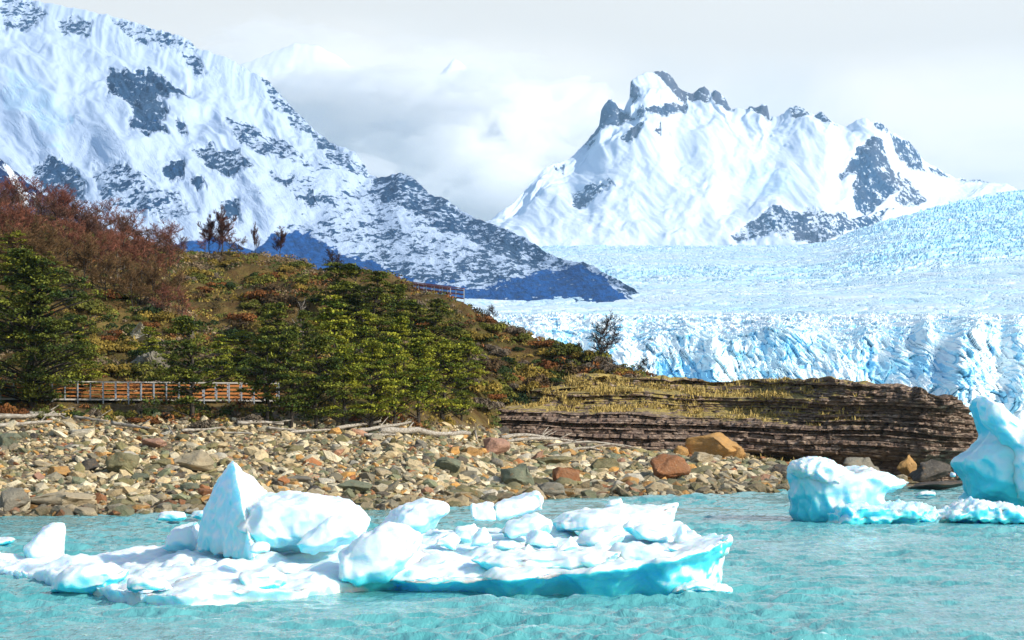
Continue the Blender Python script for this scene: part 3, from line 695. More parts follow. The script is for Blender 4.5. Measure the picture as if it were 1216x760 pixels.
BOULD = [ # px, bottom py, width, height, colour, label
 (76,609,102,27,'tan','long low sandy brown boulder at the water\'s edge, largest on the left of the shore'),
 (142,570,48,34,'olive','round olive brown boulder standing proud among the pebbles left of the ice spire'),
 (233,563,56,24,'tan','angular tan boulder just left of and behind the pointed ice spire'),
 (12,613,44,30,'grey','dark grey boulder cut off by the left frame edge at the waterline'),
 (13,537,34,23,'green','pale grey green boulder at the left frame edge below the driftwood'),
 (105,563,30,17,'dark','dark brown stone directly left of the round olive boulder'),
 (72,569,32,14,'ochre','orange stone left of the dark brown stone on the pebble beach'),
 (97,522,32,13,'pale','pale flat stone below the left driftwood pile'),
 (186,535,36,14,'pink','reddish grey stone in front of the boardwalk\'s right part'),
 (228,588,34,13,'green','flat grey green stone between the tan boulder and the lake'),
 (243,591,30,11,'rust','flat brown stone at the waterline beside the ice spire'),
 (143,607,34,13,'olive','olive stone at the waterline right of the longest left boulder'),
 (420,588,44,16,'green','dark grey green stone at the waterline above the ice dome'),
 (356,576,34,11,'grey','flat grey stone above the ice dome'),
 (530,566,36,26,'green','pointed green boulder in the middle of the pebble beach'),
 (588,545,36,23,'pink','salmon pink slab leaning at the top of the mid beach'),
 (560,546,28,15,'ochre','orange stone directly left of the salmon pink slab'),
 (618,588,48,32,'green','domed grey green boulder at the waterline in mid shore'),
 (651,594,44,19,'grey','grey boulder at the waterline between green dome and rusty block'),
 (669,581,42,25,'rust','rusty orange brown block right of the domed grey green boulder'),
 (655,556,52,15,'olive','long olive slab high on the mid beach above the rusty block'),
 (716,562,44,16,'olive','dark olive slab with flat top left of the big rust boulder'),
 (790,578,62,34,'rust','big rust brown boulder sloping towards the water'),
 (747,582,32,14,'ochre','small ochre boulder left of the big rust brown boulder'),
 (783,586,22,14,'grey','light grey rounded stone at the foot of the big rust boulder'),
 (845,549,76,31,'ochre','largest orange tan boulder below the left part of the rock ledge'),
 (833,555,40,17,'tan','tan boulder leaning on the front of the largest orange boulder'),
 (832,567,44,12,'olive','long olive slab below the orange tan boulder'),
 (874,550,26,19,'ochre','orange stone touching the right side of the largest orange boulder'),
 (812,546,24,15,'ochre','orange stone touching the left side of the largest orange boulder'),
 (678,547,24,12,'ochre','light orange stone above the long olive slab'),
 (597,520,28,14,'dark','dark wedge of rock beside the driftwood in mid shore'),
 (930,568,30,15,'dark','dark stone at the right end of the pebble beach'),
 (897,584,26,12,'olive','olive stone at the waterline at the right end of the beach'),
 (1019,560,56,18,'grey','broad grey boulder behind the cyan iceberg'),
 (1078,564,28,25,'ochre','orange boulder left of the large dark boulder under the ledge'),
 (1106,571,54,27,'dark','large dark boulder at the foot of the rock ledge'),
 (1071,571,16,9,'tan','small tan stone in front of the orange boulder under the ledge'),
 (1108,581,78,11,'dark','flat dark wet slab at the waterline under the tip of the ledge'),
]
def place_rock(px, py, w, h, color, label, k, big=True, depth=None, group=None, rz=None):
    # seat the stone on the beach: bottom pixel -> distance
    d = hit(px, py-h*0.18) if depth is None else depth
    x = (px-608)/F*d; z = float(ground_pd(np.array([float(px)]), np.array([d]))[0])
    if px > 990: z = min(CAMZ-(py-HOR)/F*d, 0.35); h = h+max(0, (CAMZ-(py-HOR)/F*d-z))*F/d
    o = bpy.data.objects.new('boulder' if big else 'beach_stone', rock_mesh(color, k, big)); COL.objects.link(o)
    sx = w/F*d/2; sz = h/F*d/2
    o.scale = (sx, sx*0.85, sz*1.15); o.location = (x, d, z+sz*0.80); o.rotation_euler = (0, 0, 0)
    tag(o, label, 'boulder' if big else 'stone', group); return o
for i, b in enumerate(BOULD):
    dep = None
    if b[0] > 990: dep = {1019: 167.5, 1078: 167.5, 1106: 165.5, 1071: 163.0, 1108: 156.0}[b[0]]
    place_rock(*b, k=i, depth=dep)
CN = list(STONE); CW = [0.36, 0.22, 0.075, 0.03, 0.12, 0.12, 0.09, 0.04, 0.015]
CW = [c/sum(CW) for c in CW]
DESC = {'tan':'sandy tan','pale':'pale cream','ochre':'orange ochre','rust':'rust brown','grey':'plain grey','olive':'olive brown','green':'grey green','dark':'near black','pink':'pinkish red'}
def shore_stones():
    r = np.random.default_rng(21)
    def sample(n, pxa, pxb):
        out = []
        while len(out) < n:
            d = r.uniform(114, 184); x = r.uniform((pxa-608)/F*184, (pxb-608)/F*184); px = 608+F*x/d
            if px < pxa or px > pxb: continue
            dw, db = float(interp(px, DW)), float(interp(px, DB))
            if d < dw-1.2 or d > db+1.5: continue
            out.append((px, d))
        return out
    # larger stones: things of their own
    for i, (px, d) in enumerate(sample(255, -30, 985)):
        dw, db = float(interp(px, DW)), float(interp(px, DB)); t = (d-dw)/(db-dw)
        s = float(r.uniform(0.30, 0.85)*(1.0-0.45*np.clip(t, 0, 1))*(1.35 if px > 500 else 1.0))
        c = CN[r.choice(len(CN), p=CW)]; 
        if px > 520 and r.random() < 0.35: c = ['green', 'olive', 'grey'][r.integers(3)]
        z = float(ground_pd(np.array([px]), np.array([d]))[0])
        o = bpy.data.objects.new('beach_stone', rock_mesh(c, int(r.integers(6)))); COL.objects.link(o)
        o.scale = (s, s*r.uniform(0.6, 0.9), s*r.uniform(0.35, 0.62)); o.location = ((px-608)/F*d, d, z+o.scale[2]*0.45)
        o.rotation_euler = (r.normal()*0.15, r.normal()*0.18, r.uniform(0, 6.28))
        half = 'lower' if t < 0.45 else 'upper'
        side = 'left of the ice spire' if px < 250 else ('above the ice dome' if px < 520 else 'near the rock ledge')
        tag(o, '%s stone on the %s pebble beach %s' % (DESC[c], half, side), 'stone', '%s stones, %s beach %s' % (DESC[c], half, side))
    # the shingle nobody could count
    n = 24000; pts = np.array(sample(n, -160, 1010)); px, d = pts.T
    dw, db = interp(px, DW), interp(px, DB); t = np.clip((d-dw)/(db-dw), 0, 1)
    s = r.lognormal(-2.15, 0.62, n)*(1.3-0.4*t)*(1+0.35*sstep(450, 650, px)); s = np.clip(s, 0.05, 0.62)
    z = ground_pd(px, d); V0, T0 = I1
    libs = [rock_shape(V0, 300+i, 6, 0.2) for i in range(12)]
    pick = r.integers(12, size=n); B = np.stack(libs)[pick]
    B = B*np.stack([s*r.uniform(0.8, 1.25, n), s*r.uniform(0.6, 1.0, n), s*r.uniform(0.38, 0.7, n)], 1)[:, None, :]
    a = r.uniform(0, 6.28, n); ca, sa = np.cos(a)[:, None], np.sin(a)[:, None]
    tl = r.normal(0, 0.3, n)[:, None]; B[..., 2] += B[..., 0]*tl
    Bx = B[..., 0]*ca-B[..., 1]*sa; By = B[..., 0]*sa+B[..., 1]*ca
    Vv = np.stack([Bx+((px-608)/F*d)[:, None], By+d[:, None], B[..., 2]+(z+s*0.22)[:, None]], -1)
    ci = r.choice(len(CN), p=CW, size=n); base = np.array([STONE[c] for c in CN])[ci]*r.uniform(0.7, 1.55, n)[:, None]*np.array([1.07, 1.02, 0.88])
    wet = sstep(1.0, 0.35, z/0.42+0.3*fbm(px/14.0, d/2.0, 1.0, 3))[:, None]; base = base*(1-0.45*wet)       # stones wetted by the lake
    colr = np.repeat(base[:, None, :], len(V0), 1).reshape(-1, 3)
    Q = (T0[None]+np.arange(n)[:, None, None]*len(V0)).reshape(-1, 3)
    tag(link('pebbles', new_mesh('pebbles', Vv.reshape(-1, 3), Q, False, colr), SM['mixed']), kind='stuff')
shore_stones()

# ================================================================== driftwood
m_ = Mat('bleached_wood', 0.8, 0.2); v_ = m_.coord((1, 6, 6)); n_ = m_.noise(v_, 2.2, 6, 0.6)
m_.base(m_.ramp(n_, [(0.35, (0.16, 0.13, 0.10)), (0.5, (0.33, 0.29, 0.23)), (0.65, (0.50, 0.46, 0.39))])); m_.bump(n_, 0.6, 0.05); mwood = m_.m
def driftwood():
    r = np.random.default_rng(9)
    L_ = [((-20,503),(72,500),.17,'long bleached log along the top of the beach at the left frame edge'),((-10,512),(62,507),.13,'second bleached log just below the longest left log'),
     ((30,497),(78,499),.12,'short thick log behind the left driftwood pile'),((88,501),(128,506),.10,'slim bleached log between the left pile and the boardwalk posts'),
     ((133,509),(186,517),.12,'bleached log sloping down to the right below the boardwalk'),((60,494),(84,504),.07,'forked grey branch sticking out of the left driftwood pile'),
     ((200,512),(206,522),.06,'small dark stub of driftwood below the boardwalk\'s gap'),((216,517),(262,514),.09,'thin bleached branch below the boardwalk\'s right end'),
     ((282,509),(337,510),.13,'bleached log under the dark trees right of the boardwalk'),((250,519),(300,521),.08,'thin grey log low on the beach under the dark trees'),
     ((318,514),(352,517),.09,'short pale branch left of the main tree cluster\'s foot'),((345,519),(400,516),.09,'slim pale log at the foot of the main tree cluster'),
     ((400,515),(452,507),.12,'bleached log rising to the right below the main tree cluster'),((425,518),(488,505),.13,'forked bleached trunk leaning up at the foot of the trees'),
     ((452,520),(558,518),.20,'thickest bleached log lying level in mid shore'),((432,523),(470,522),.10,'short pale log left of the thickest log'),
     ((562,511),(566,522),.10,'dark root stump right of the thickest log'),((595,516),(655,507),.15,'pale trunk fanning up right of the root stump'),
     ((600,520),(690,508),.12,'long pale trunk crossing the driftwood fan'),((650,512),(742,517),.10,'thin pale pole at the foot of the rock ledge'),
     ((610,512),(680,514),.10,'pale pole inside the driftwood fan'),((668,536),(712,534),.07,'thin stick lying on stones right of the driftwood fan'),
     ((690,521),(760,520),.07,'thin bleached pole furthest right at the top of the beach')]
    for (a, b, rad, lab) in L_:
        da = hit(a[0], a[1]+(9 if a[0] > 560 else 0)); db_ = hit(b[0], b[1]+(9 if a[0] > 560 else 0))
        if a[0] > 560: cap = float(interp(a[0], OUT_D))-3.0-0.05*(a[1]-507); da = min(da, cap-1.5); db_ = min(db_, cap)
        if abs(da-db_) > 6: db_ = da+np.sign(db_-da)*6
        A = P(a[0], a[1], da); B = P(b[0], b[1], db_); n = 11
        pts = []
        for i in range(n):
            q = A+(B-A)*i/(n-1)+np.array([0, r.normal()*0.05, r.normal()*0.035])
            gz_ = float(ground_xy(q[0], q[1]))+rad*1.1
            q[2] = (gz_+0.15+0.35*math.sin(3.1*i/(n-1))+0.3*i/n if a[0] > 560 else max(q[2], gz_)+0.20); pts.append(q)
        org = pts[0].copy(); mb = MB()
        mb.tube([p-org for p in pts], [rad*(1.15-0.55*i/(n-1))*r.uniform(0.9, 1.1) for i in range(n)], 6)
        o = mb.build('driftwood_log', mwood, None, True); o.location = org
        tag(o, lab, 'driftwood', 'driftwood along the top of the beach')
        if rad > 0.09:
            for q in range(r.integers(1, 3)):
                i = int(r.integers(3, n-1)); p0 = pts[i]-org; dv = (B-A)/np.linalg.norm(B-A)*r.uniform(0.4, 1.2)+np.array([0, r.normal()*.3, r.uniform(0.15, 0.8)])
                mm = MB(); mm.tube([p0, p0+dv*0.5+r.normal(size=3)*.05, p0+dv], [rad*0.45, rad*0.3, rad*0.12], 6); mm.build('branch', mwood, o, True)
driftwood()
# ================================================================== plants
def m_leaf(name, rough=0.75, trans=0.0):
    m = Mat(name, rough, 0.15); v = m.coord(); n = m.noise(v, 2.5, 3)
    c = m.attr('col', 'Color'); m.base(m.mix(m.rng(n, 0.35, 0.7), c, m.mix(0.4, c, (0.02, 0.025, 0.01)))); return m.m
mleaf = m_leaf('foliage'); mtwig = m_leaf('bare_twigs', 0.9)
m_ = Mat('bark', 0.9, 0.1); n_ = m_.noise(m_.coord((1, 1, 0.3)), 6, 5); m_.base(m_.ramp(n_, [(0.3, (0.025, 0.02, 0.016)), (0.7, (0.09, 0.075, 0.06))])); mbark = m_.m
m_ = Mat('bare_bark', 0.9, 0.1); n_ = m_.noise(m_.coord((1, 1, 0.3)), 5, 5); m_.base(m_.ramp(n_, [(0.3, (0.14, 0.10, 0.08)), (0.7, (0.40, 0.34, 0.28))])); mpale = m_.m
def leaves(mb, C, size, col, flat=0.5, r=None, asp=1.0, out=None):
    n = len(C); nn = r.normal(size=(n, 3)); nn[:, 2] = np.abs(nn[:, 2])*(1+3*flat)
    if out is not None: nn = r.normal(size=(n, 3))*0.55+out
    nn /= np.linalg.norm(nn, axis=1)[:, None]
    a = np.cross(nn, r.normal(size=(n, 3))); a /= np.linalg.norm(a, axis=1)[:, None]; b = np.cross(nn, a)
    s = (size*r.uniform(0.6, 1.3, n))[:, None]
    V = np.stack([C-a*s, C-b*s*0.6*asp, C+a*s, C+b*s*0.6*asp], 1).reshape(-1, 3)
    mb.add(V, np.arange(4*n).reshape(-1, 4), np.repeat(col, 4, 0))
def green_tree(seed, H=7.0, W=4.2, dark=False, npad=95, lean=0.0, trunkshow=0.12, leaf=0.10, pads=1.0):
    """layered southern beech: flat leafy plates carried on crooked limbs"""
    r = np.random.default_rng(seed); tr = MB(); cr = MB()
    tp = [np.array([0, 0, -0.3])]
    for i in range(1, 9): tp.append(np.array([lean*i/8*H+r.normal()*0.10*i**.5, r.normal()*0.10*i**.5, H*0.93*i/8]))
    tr.tube(tp, [0.17*H/7*(1-i/9.5)+0.015 for i in range(9)], 6)
    for k in range(npad):
        t = r.uniform(trunkshow, 1.0)**0.85; zz = t*H
        env = (math.sin(math.pi*min(1, (t*0.86+0.14)))**0.6)*(1.0 if t < 0.7 else 1-0.30*(t-0.7)/0.3)
        an = r.uniform(0, 6.28); lobe = 1+0.38*math.sin(2*an+seed)+0.25*math.sin(3*an+7*t+seed*2); rad = W/2*env*r.uniform(0.25, 1.05)*lobe
        i = min(7, int(t*8)); base = tp[i]*(1-(t*8-i))+tp[i+1]*(t*8-i)
        c = base+np.array([math.cos(an)*rad, math.sin(an)*rad, r.normal()*0.12+0.05*rad]); c[2] = zz
        st = base.copy(); st[2] = max(0.2, zz-0.35*rad-0.1)
        tr.tube([st, (st+c)/2+r.normal(size=3)*0.08, c-np.array([0, 0, .08])], [0.05*H/7, 0.035*H/7, 0.012], 4)
        n = int(r.uniform(90, 190)); pr = pads*r.uniform(0.38, 0.85)*H/7*(1.15-0.45*t)
        q = r.normal(size=(n, 3))*np.array([pr*0.52, pr*0.52, 0.06*H/7]); q[:, 2] -= (q[:, 0]**2+q[:, 1]**2)*0.12
        tone = r.random()
        if dark: base_c = np.array([0.034, 0.066, 0.013])*(1-tone)+np.array([0.21, 0.22, 0.028])*tone
        else: base_c = np.array([0.06, 0.11, 0.014])*(1-tone)+np.array([0.40, 0.39, 0.035])*tone
        col = base_c*r.uniform(0.6, 1.45, (n, 1))*np.array([1, 1, 1])
        col = np.where(r.random((n, 1)) < 0.02, np.array([0.20, 0.13, 0.06]), col)
        leaves(cr, c+q, leaf*H/7*1.12, col, 1.3, r)
    return tr, cr
def bare_tree(seed, H=5.0, spread=0.5, levels=3, tone=(0.13, 0.065, 0.045), fine=1.0, upright=0.6):
    r = np.random.default_rng(seed); tr = MB(); cr = MB()
    def grow(p, d, l, rad, lev):
        n = 4; pts = [p]; dd = d.copy()
        for i in range(n):
            dd = dd+r.normal(size=3)*0.16; dd[2] += 0.05*upright; dd /= np.linalg.norm(dd); pts.append(pts[-1]+dd*l/n)
        if lev <= 1: tr.tube(pts, [rad*(1-0.6*i/n) for i in range(n+1)], 4)
        else:
            A = np.array(pts[:-1]); B = np.array(pts[1:]); s = np.cross(B-A, r.normal(size=3)); s /= np.linalg.norm(s, axis=1)[:, None]
            s2 = np.cross(B-A, s); s2 /= np.linalg.norm(s2, axis=1)[:, None]
            for sd in (s, s2):
                V = np.stack([A-sd*rad, A+sd*rad, B+sd*rad*.7, B-sd*rad*.7], 1).reshape(-1, 3)
                cr.add(V, np.arange(len(V)).reshape(-1, 4), np.array(tone)*r.uniform(0.6, 1.5))
        if lev >= levels: return
        k = int((9 if lev == 0 else 8 if lev == 1 else 6)*fine)
        for j in range(k):
            t = r.uniform(0.25 if lev == 0 else 0.15, 1.0); i = min(n-1, int(t*n)); q = pts[i]*(1-(t*n-i))+pts[i+1]*(t*n-i)
            nd = dd*0.5+r.normal(size=3)*spread*1.1; nd[2] = abs(nd[2])*0.8+0.25*upright; nd /= np.linalg.norm(nd)
            grow(q, nd, l*r.uniform(0.38, 0.62)*(1.15-0.35*t), max(rad*0.5, 0.018), lev+1)
    grow(np.array([0, 0, -0.2]), np.array([r.normal()*.08, r.normal()*.08, 1.0]), H*0.78, 0.075*H/5, 0)
    return tr, cr
def make_tree(kind_name, gen, mt, mc, loc, sc, label, cat, group, rz, mirror=False):
    e = empty(kind_name, loc, label, cat, group, rz, sc)
    tr, cr = gen
    tm = tr if isinstance(tr, bpy.types.Mesh) else tr.mesh('trunk', True); cm = cr if isinstance(cr, bpy.types.Mesh) else cr.mesh('crown', False)
    link('trunk', tm, mt, e); link('crown', cm, mc, e)
    return e, (tm, cm)
GT = [green_tree(1, 7, 4.8, npad=74, pads=1.12), green_tree(2, 7, 4.0, npad=64, pads=1.12), green_tree(3, 7, 5.4, npad=82, pads=1.15), green_tree(4, 7, 4.8, dark=True, npad=84, pads=1.1), green_tree(5, 7, 3.8, dark=True, npad=70, pads=1.1), green_tree(6, 7, 5.4, dark=True, npad=88, pads=1.15)]
GT = [(a.mesh('trunk', True), b.mesh('crown', False)) for a, b in GT]
BIG = green_tree(31, 7, 5.0, dark=True, npad=300, trunkshow=0.03, leaf=0.060, pads=0.72); BIG = (BIG[0].mesh('trunk', True), BIG[1].mesh('crown', False))
TREES = [ # px, base py, height px, width factor, variant, label
 (38,484,186,1.0,'B','tallest green beech at the left frame edge behind the boardwalk\'s left end'),
 (-62,486,200,1.0,'B','green beech cut off by the left frame edge'),
 (95,475,80,1.1,0,'small yellow green beech right of the tallest left tree'),
 (12,420,90,1.3,2,'spreading green beech upslope of the tallest left tree'),
 (228,499,122,0.95,3,'dark green beech growing through the gap in the boardwalk'),
 (206,480,62,1.0,4,'small dark beech against the left side of the beech in the boardwalk gap'),
 (262,468,70,1.0,0,'small green beech right of the beech in the boardwalk gap'),
 (318,505,105,1.0,3,'dark beech at the right end of the boardwalk'),
 (345,508,120,0.9,4,'narrow dark beech second from the boardwalk\'s right end'),
 (330,450,92,1.0,5,'dark beech upslope of the boardwalk\'s right end'),
 (395,480,128,1.05,0,'bright green beech with plate like layers in mid cluster'),
 (375,510,110,1.0,3,'dark beech at the foot of the bright layered beech'),
 (407,510,100,1.05,1,'green beech at the beach edge above the slim pale log'),
 (440,510,108,1.0,2,'broad green beech at the beach edge above the forked trunk'),
 (468,508,112,0.9,0,'green beech above the left end of the thickest log'),
 (497,506,105,1.0,1,'green beech above the middle of the thickest log'),
 (528,502,98,1.1,2,'rightmost tall green beech at the beach edge'),
 (556,470,72,1.1,0,'low wide green beech at the right edge of the cluster'),
 (400,400,90,1.15,5,'dark beech crowning the cluster, furthest left on its top'),
 (424,402,88,1.1,3,'dark beech second along the top of the cluster'),
 (448,406,84,1.15,5,'dark beech third along the top of the cluster'),
 (474,412,74,1.1,4,'dark beech fourth along the top of the cluster, below the upper walkway'),
 (518,428,72,1.15,5,'dark beech right of the upper walkway\'s steel posts'),
 (495,425,66,1.1,3,'dark beech directly below the upper walkway'),
 (435,450,82,1.0,2,'yellow green beech inside the cluster left of its centre'),
 (478,460,84,1.0,1,'yellow green beech in the centre of the cluster'),
 (508,466,74,1.1,2,'yellow green beech inside the cluster right of its centre'),
 (362,430,60,1.1,3,'small dark beech left of the cluster top'),
 (318,410,48,1.1,4,'small dark beech on the open slope left of the cluster'),
 (548,500,46,1.2,3,'rounded low dark beech right of the beach edge trees'),
 (610,446,20,1.5,4,'lone small dark bush like beech above the grassy ledge'),
 (60,345,46,1.2,0,'yellow green beech on the upper slope in front of bare trees'),
 (20,335,60,1.2,2,'yellow green beech high on the slope at the left edge'),
 (175,440,52,1.2,1,'small beech above the boardwalk\'s left half'),
 (290,440,48,1.2,2,'small yellow green beech above the boardwalk\'s right half'),
]
rt = np.random.default_rng(77)
for i, (px, py, h, wf, var, lab) in enumerate(TREES):
    d = hit(px, py); x = (px-608)/F*d; z = float(ground_pd(np.array([float(px)]), np.array([d]))[0])
    g = BIG if var == 'B' else GT[var]; s = h/F*d/7.0
    lo = HOR-(z-CAMZ)*F/d
    make_tree('beech_tree', g, mbark, mleaf, (x, d, z), (s*wf*(0.86 if 300 < px < 565 else 1.0), s*wf*(0.86 if 300 < px < 565 else 1.0), s), lab, 'tree', 'evergreen beeches on the slope', float(rt.uniform(0, 6.28)))
BT = [bare_tree(40+i, 5, 0.55, 3, tone=t, fine=f) for i, (t, f) in enumerate([((0.24,0.085,0.06),1.15),((0.17,0.085,0.06),1.15),((0.28,0.11,0.07),1.1),((0.19,0.11,0.05),1.2)])]
BT = [(a.mesh('trunk', True), b.mesh('crown', False)) for a, b in BT]
BT_S = bare_tree(60, 5, 0.30, 3, tone=(0.10,0.045,0.04), fine=1.5, upright=1.0); BT_S = (BT_S[0].mesh('trunk', True), BT_S[1].mesh('crown', False))
BT_L = bare_tree(61, 5, 0.42, 3, tone=(0.06,0.04,0.035), fine=1.35, upright=0.4); BT_L = (BT_L[0].mesh('trunk', True), BT_L[1].mesh('crown', False))
SNG = bare_tree(62, 5, 0.42, 2, tone=(0.42,0.37,0.32), fine=0.8, upright=0.9); SNG = (SNG[0].mesh('trunk', True), SNG[1].mesh('crown', False))
def put_bare(px, py, h, g, lab, grp, wf=1.0, mt=mbark, name='bare_tree'):
    d = hit(px, py); x = (px-608)/F*d; z = float(ground_pd(np.array([float(px)]), np.array([d]))[0]); s = h/F*d/5.0
    make_tree(name, g, mt, mtwig, (x, d, z), (s*wf, s*wf, s), lab, 'tree', grp, float(rt.uniform(0, 6.28)))
SKY_T = [(262,303,50,BT_S,'tallest upright tree in the lone leafless clump on the ridge',0.9),(250,303,40,BT_S,'left upright tree in the lone leafless clump on the ridge',1.0),(285,304,22,BT[3],'low bare bush right of the lone leafless clump',1.2),(258,304,42,BT[0],'leafless reddish tree alone on the ridge, left of the ridge gap',1.0),(273,304,28,BT[1],'low leafless tree right beside the lone reddish ridge tree',1.1),(244,303,26,BT[2],'small bare tree left of the lone reddish ridge tree',1.1),
 (304,307,36,BT_S,'thin upright bare tree on the bare ridge',0.45),(331,309,34,BT_S,'dense reddish upright bare tree on the ridge',0.9),(398,322,34,BT_L,'bare dark tree on the ridge above the cluster',1.0),
 (583,378,22,BT_L,'small bare tree on the ridge right of the upper walkway',1.0),(717,432,62,BT_L,'lone bare dark tree standing against the glacier',0.95),(764,443,20,BT_L,'tiny bare bush against the glacier at the ridge foot',1.3),
 (688,415,14,BT_S,'tiny dark sapling on the ridge left of the lone bare tree',1.0),(215,388,46,BT[2],'pinkish brown bare bush tree in mid slope',1.3),(196,380,40,BT[2],'pinkish bare bush at the lower edge of the bare wood',1.3)]
for px, py, h, g, lab, wf in SKY_T: put_bare(px, py, h, g, lab, 'bare trees on the ridge', wf)
for i in range(92):
    t = i/91.0; row = i % 4
    px = float(-30+245*((i*0.618) % 1.0)); yb = float(interp(px, YC))+[2, 24, 46, 74][row]+rt.normal()*4
    if px > 150 and row == 0: yb += 8
    h = float([40, 46, 52, 56][row]*rt.uniform(0.8, 1.2)*(1.0-0.2*(px > 170)))
    g = BT[i % 4]
    side = ['against the snowy mountain', 'just below the ridge', 'in the middle of the bare wood', 'at the lower edge of the bare wood'][row]
    put_bare(px, min(yb, 372), h, g, ['reddish brown', 'dull brown', 'warm russet', 'olive brown'][i % 4]+' leafless tree '+side, 'bare trees %s, %s' % (side, ['reddish','dull','russet','olive'][i % 4]), 1.15)
for px, py, h, wf, lab in [(46,275,46,.7,'whitish dead snag with forked top in the upper bare wood'),(14,285,60,.7,'whitish leaning dead trunk at the left frame edge'),(108,272,26,.4,'short pale dead trunk on the ridge'),
    (83,256,24,.5,'short pale dead trunk beside the dark spur'),(360,418,66,.7,'pale lichen grey dead tree left of the bright layered beech'),(355,470,60,.6,'pale dead tree beneath the lichen grey one'),(436,412,46,.35,'bleached bare pole among the dark beeches'),
    (135,350,50,.5,'pale thin dead trunk in the bare wood'),(228,410,34,.8,'grey dead bush above the slope rock')]:
    put_bare(px, py, h, SNG, lab, 'dead trees on the slope', wf, mpale, 'dead_tree')

# shrubs and heath
def shrub(seed, c1, c2, n=900):
    r = np.random.default_rng(seed); mb = MB()
    for k in range(9):
        c = r.normal(size=3)*np.array([0.42, 0.42, 0.16]); c[2] = abs(c[2])+0.22
        o_ = r.normal(size=(n//9, 3)); o_[:, 2] = np.abs(o_[:, 2])*1.1-0.15; o_ /= np.linalg.norm(o_, axis=1)[:, None]; q = o_*np.array([0.40, 0.40, 0.28])*r.uniform(0.75, 1.1, (n//9, 1)); t = np.full((n//9, 1), r.random())
        leaves(mb, c+q, 0.085, (np.array(c1)*(1-t)+np.array(c2)*t)*r.uniform(0.7, 1.3, (n//9, 1)), 0.2, r, 1.0, o_)
    return mb
SH = {'rust': ((0.13,0.045,0.014),(0.28,0.11,0.03)), 'olive': ((0.08,0.09,0.015),(0.22,0.20,0.03)), 'golden': ((0.17,0.12,0.02),(0.32,0.22,0.04)), 'dark green': ((0.018,0.035,0.010),(0.05,0.075,0.015)),
      'grey brown': ((0.09,0.065,0.045),(0.22,0.17,0.12)), 'brown': ((0.05,0.03,0.016),(0.13,0.08,0.035))}
SHM = {k: [shrub(200+i*7+j, *v).mesh('shrub', False) for j in range(3)] for i, (k, v) in enumerate(SH.items())}
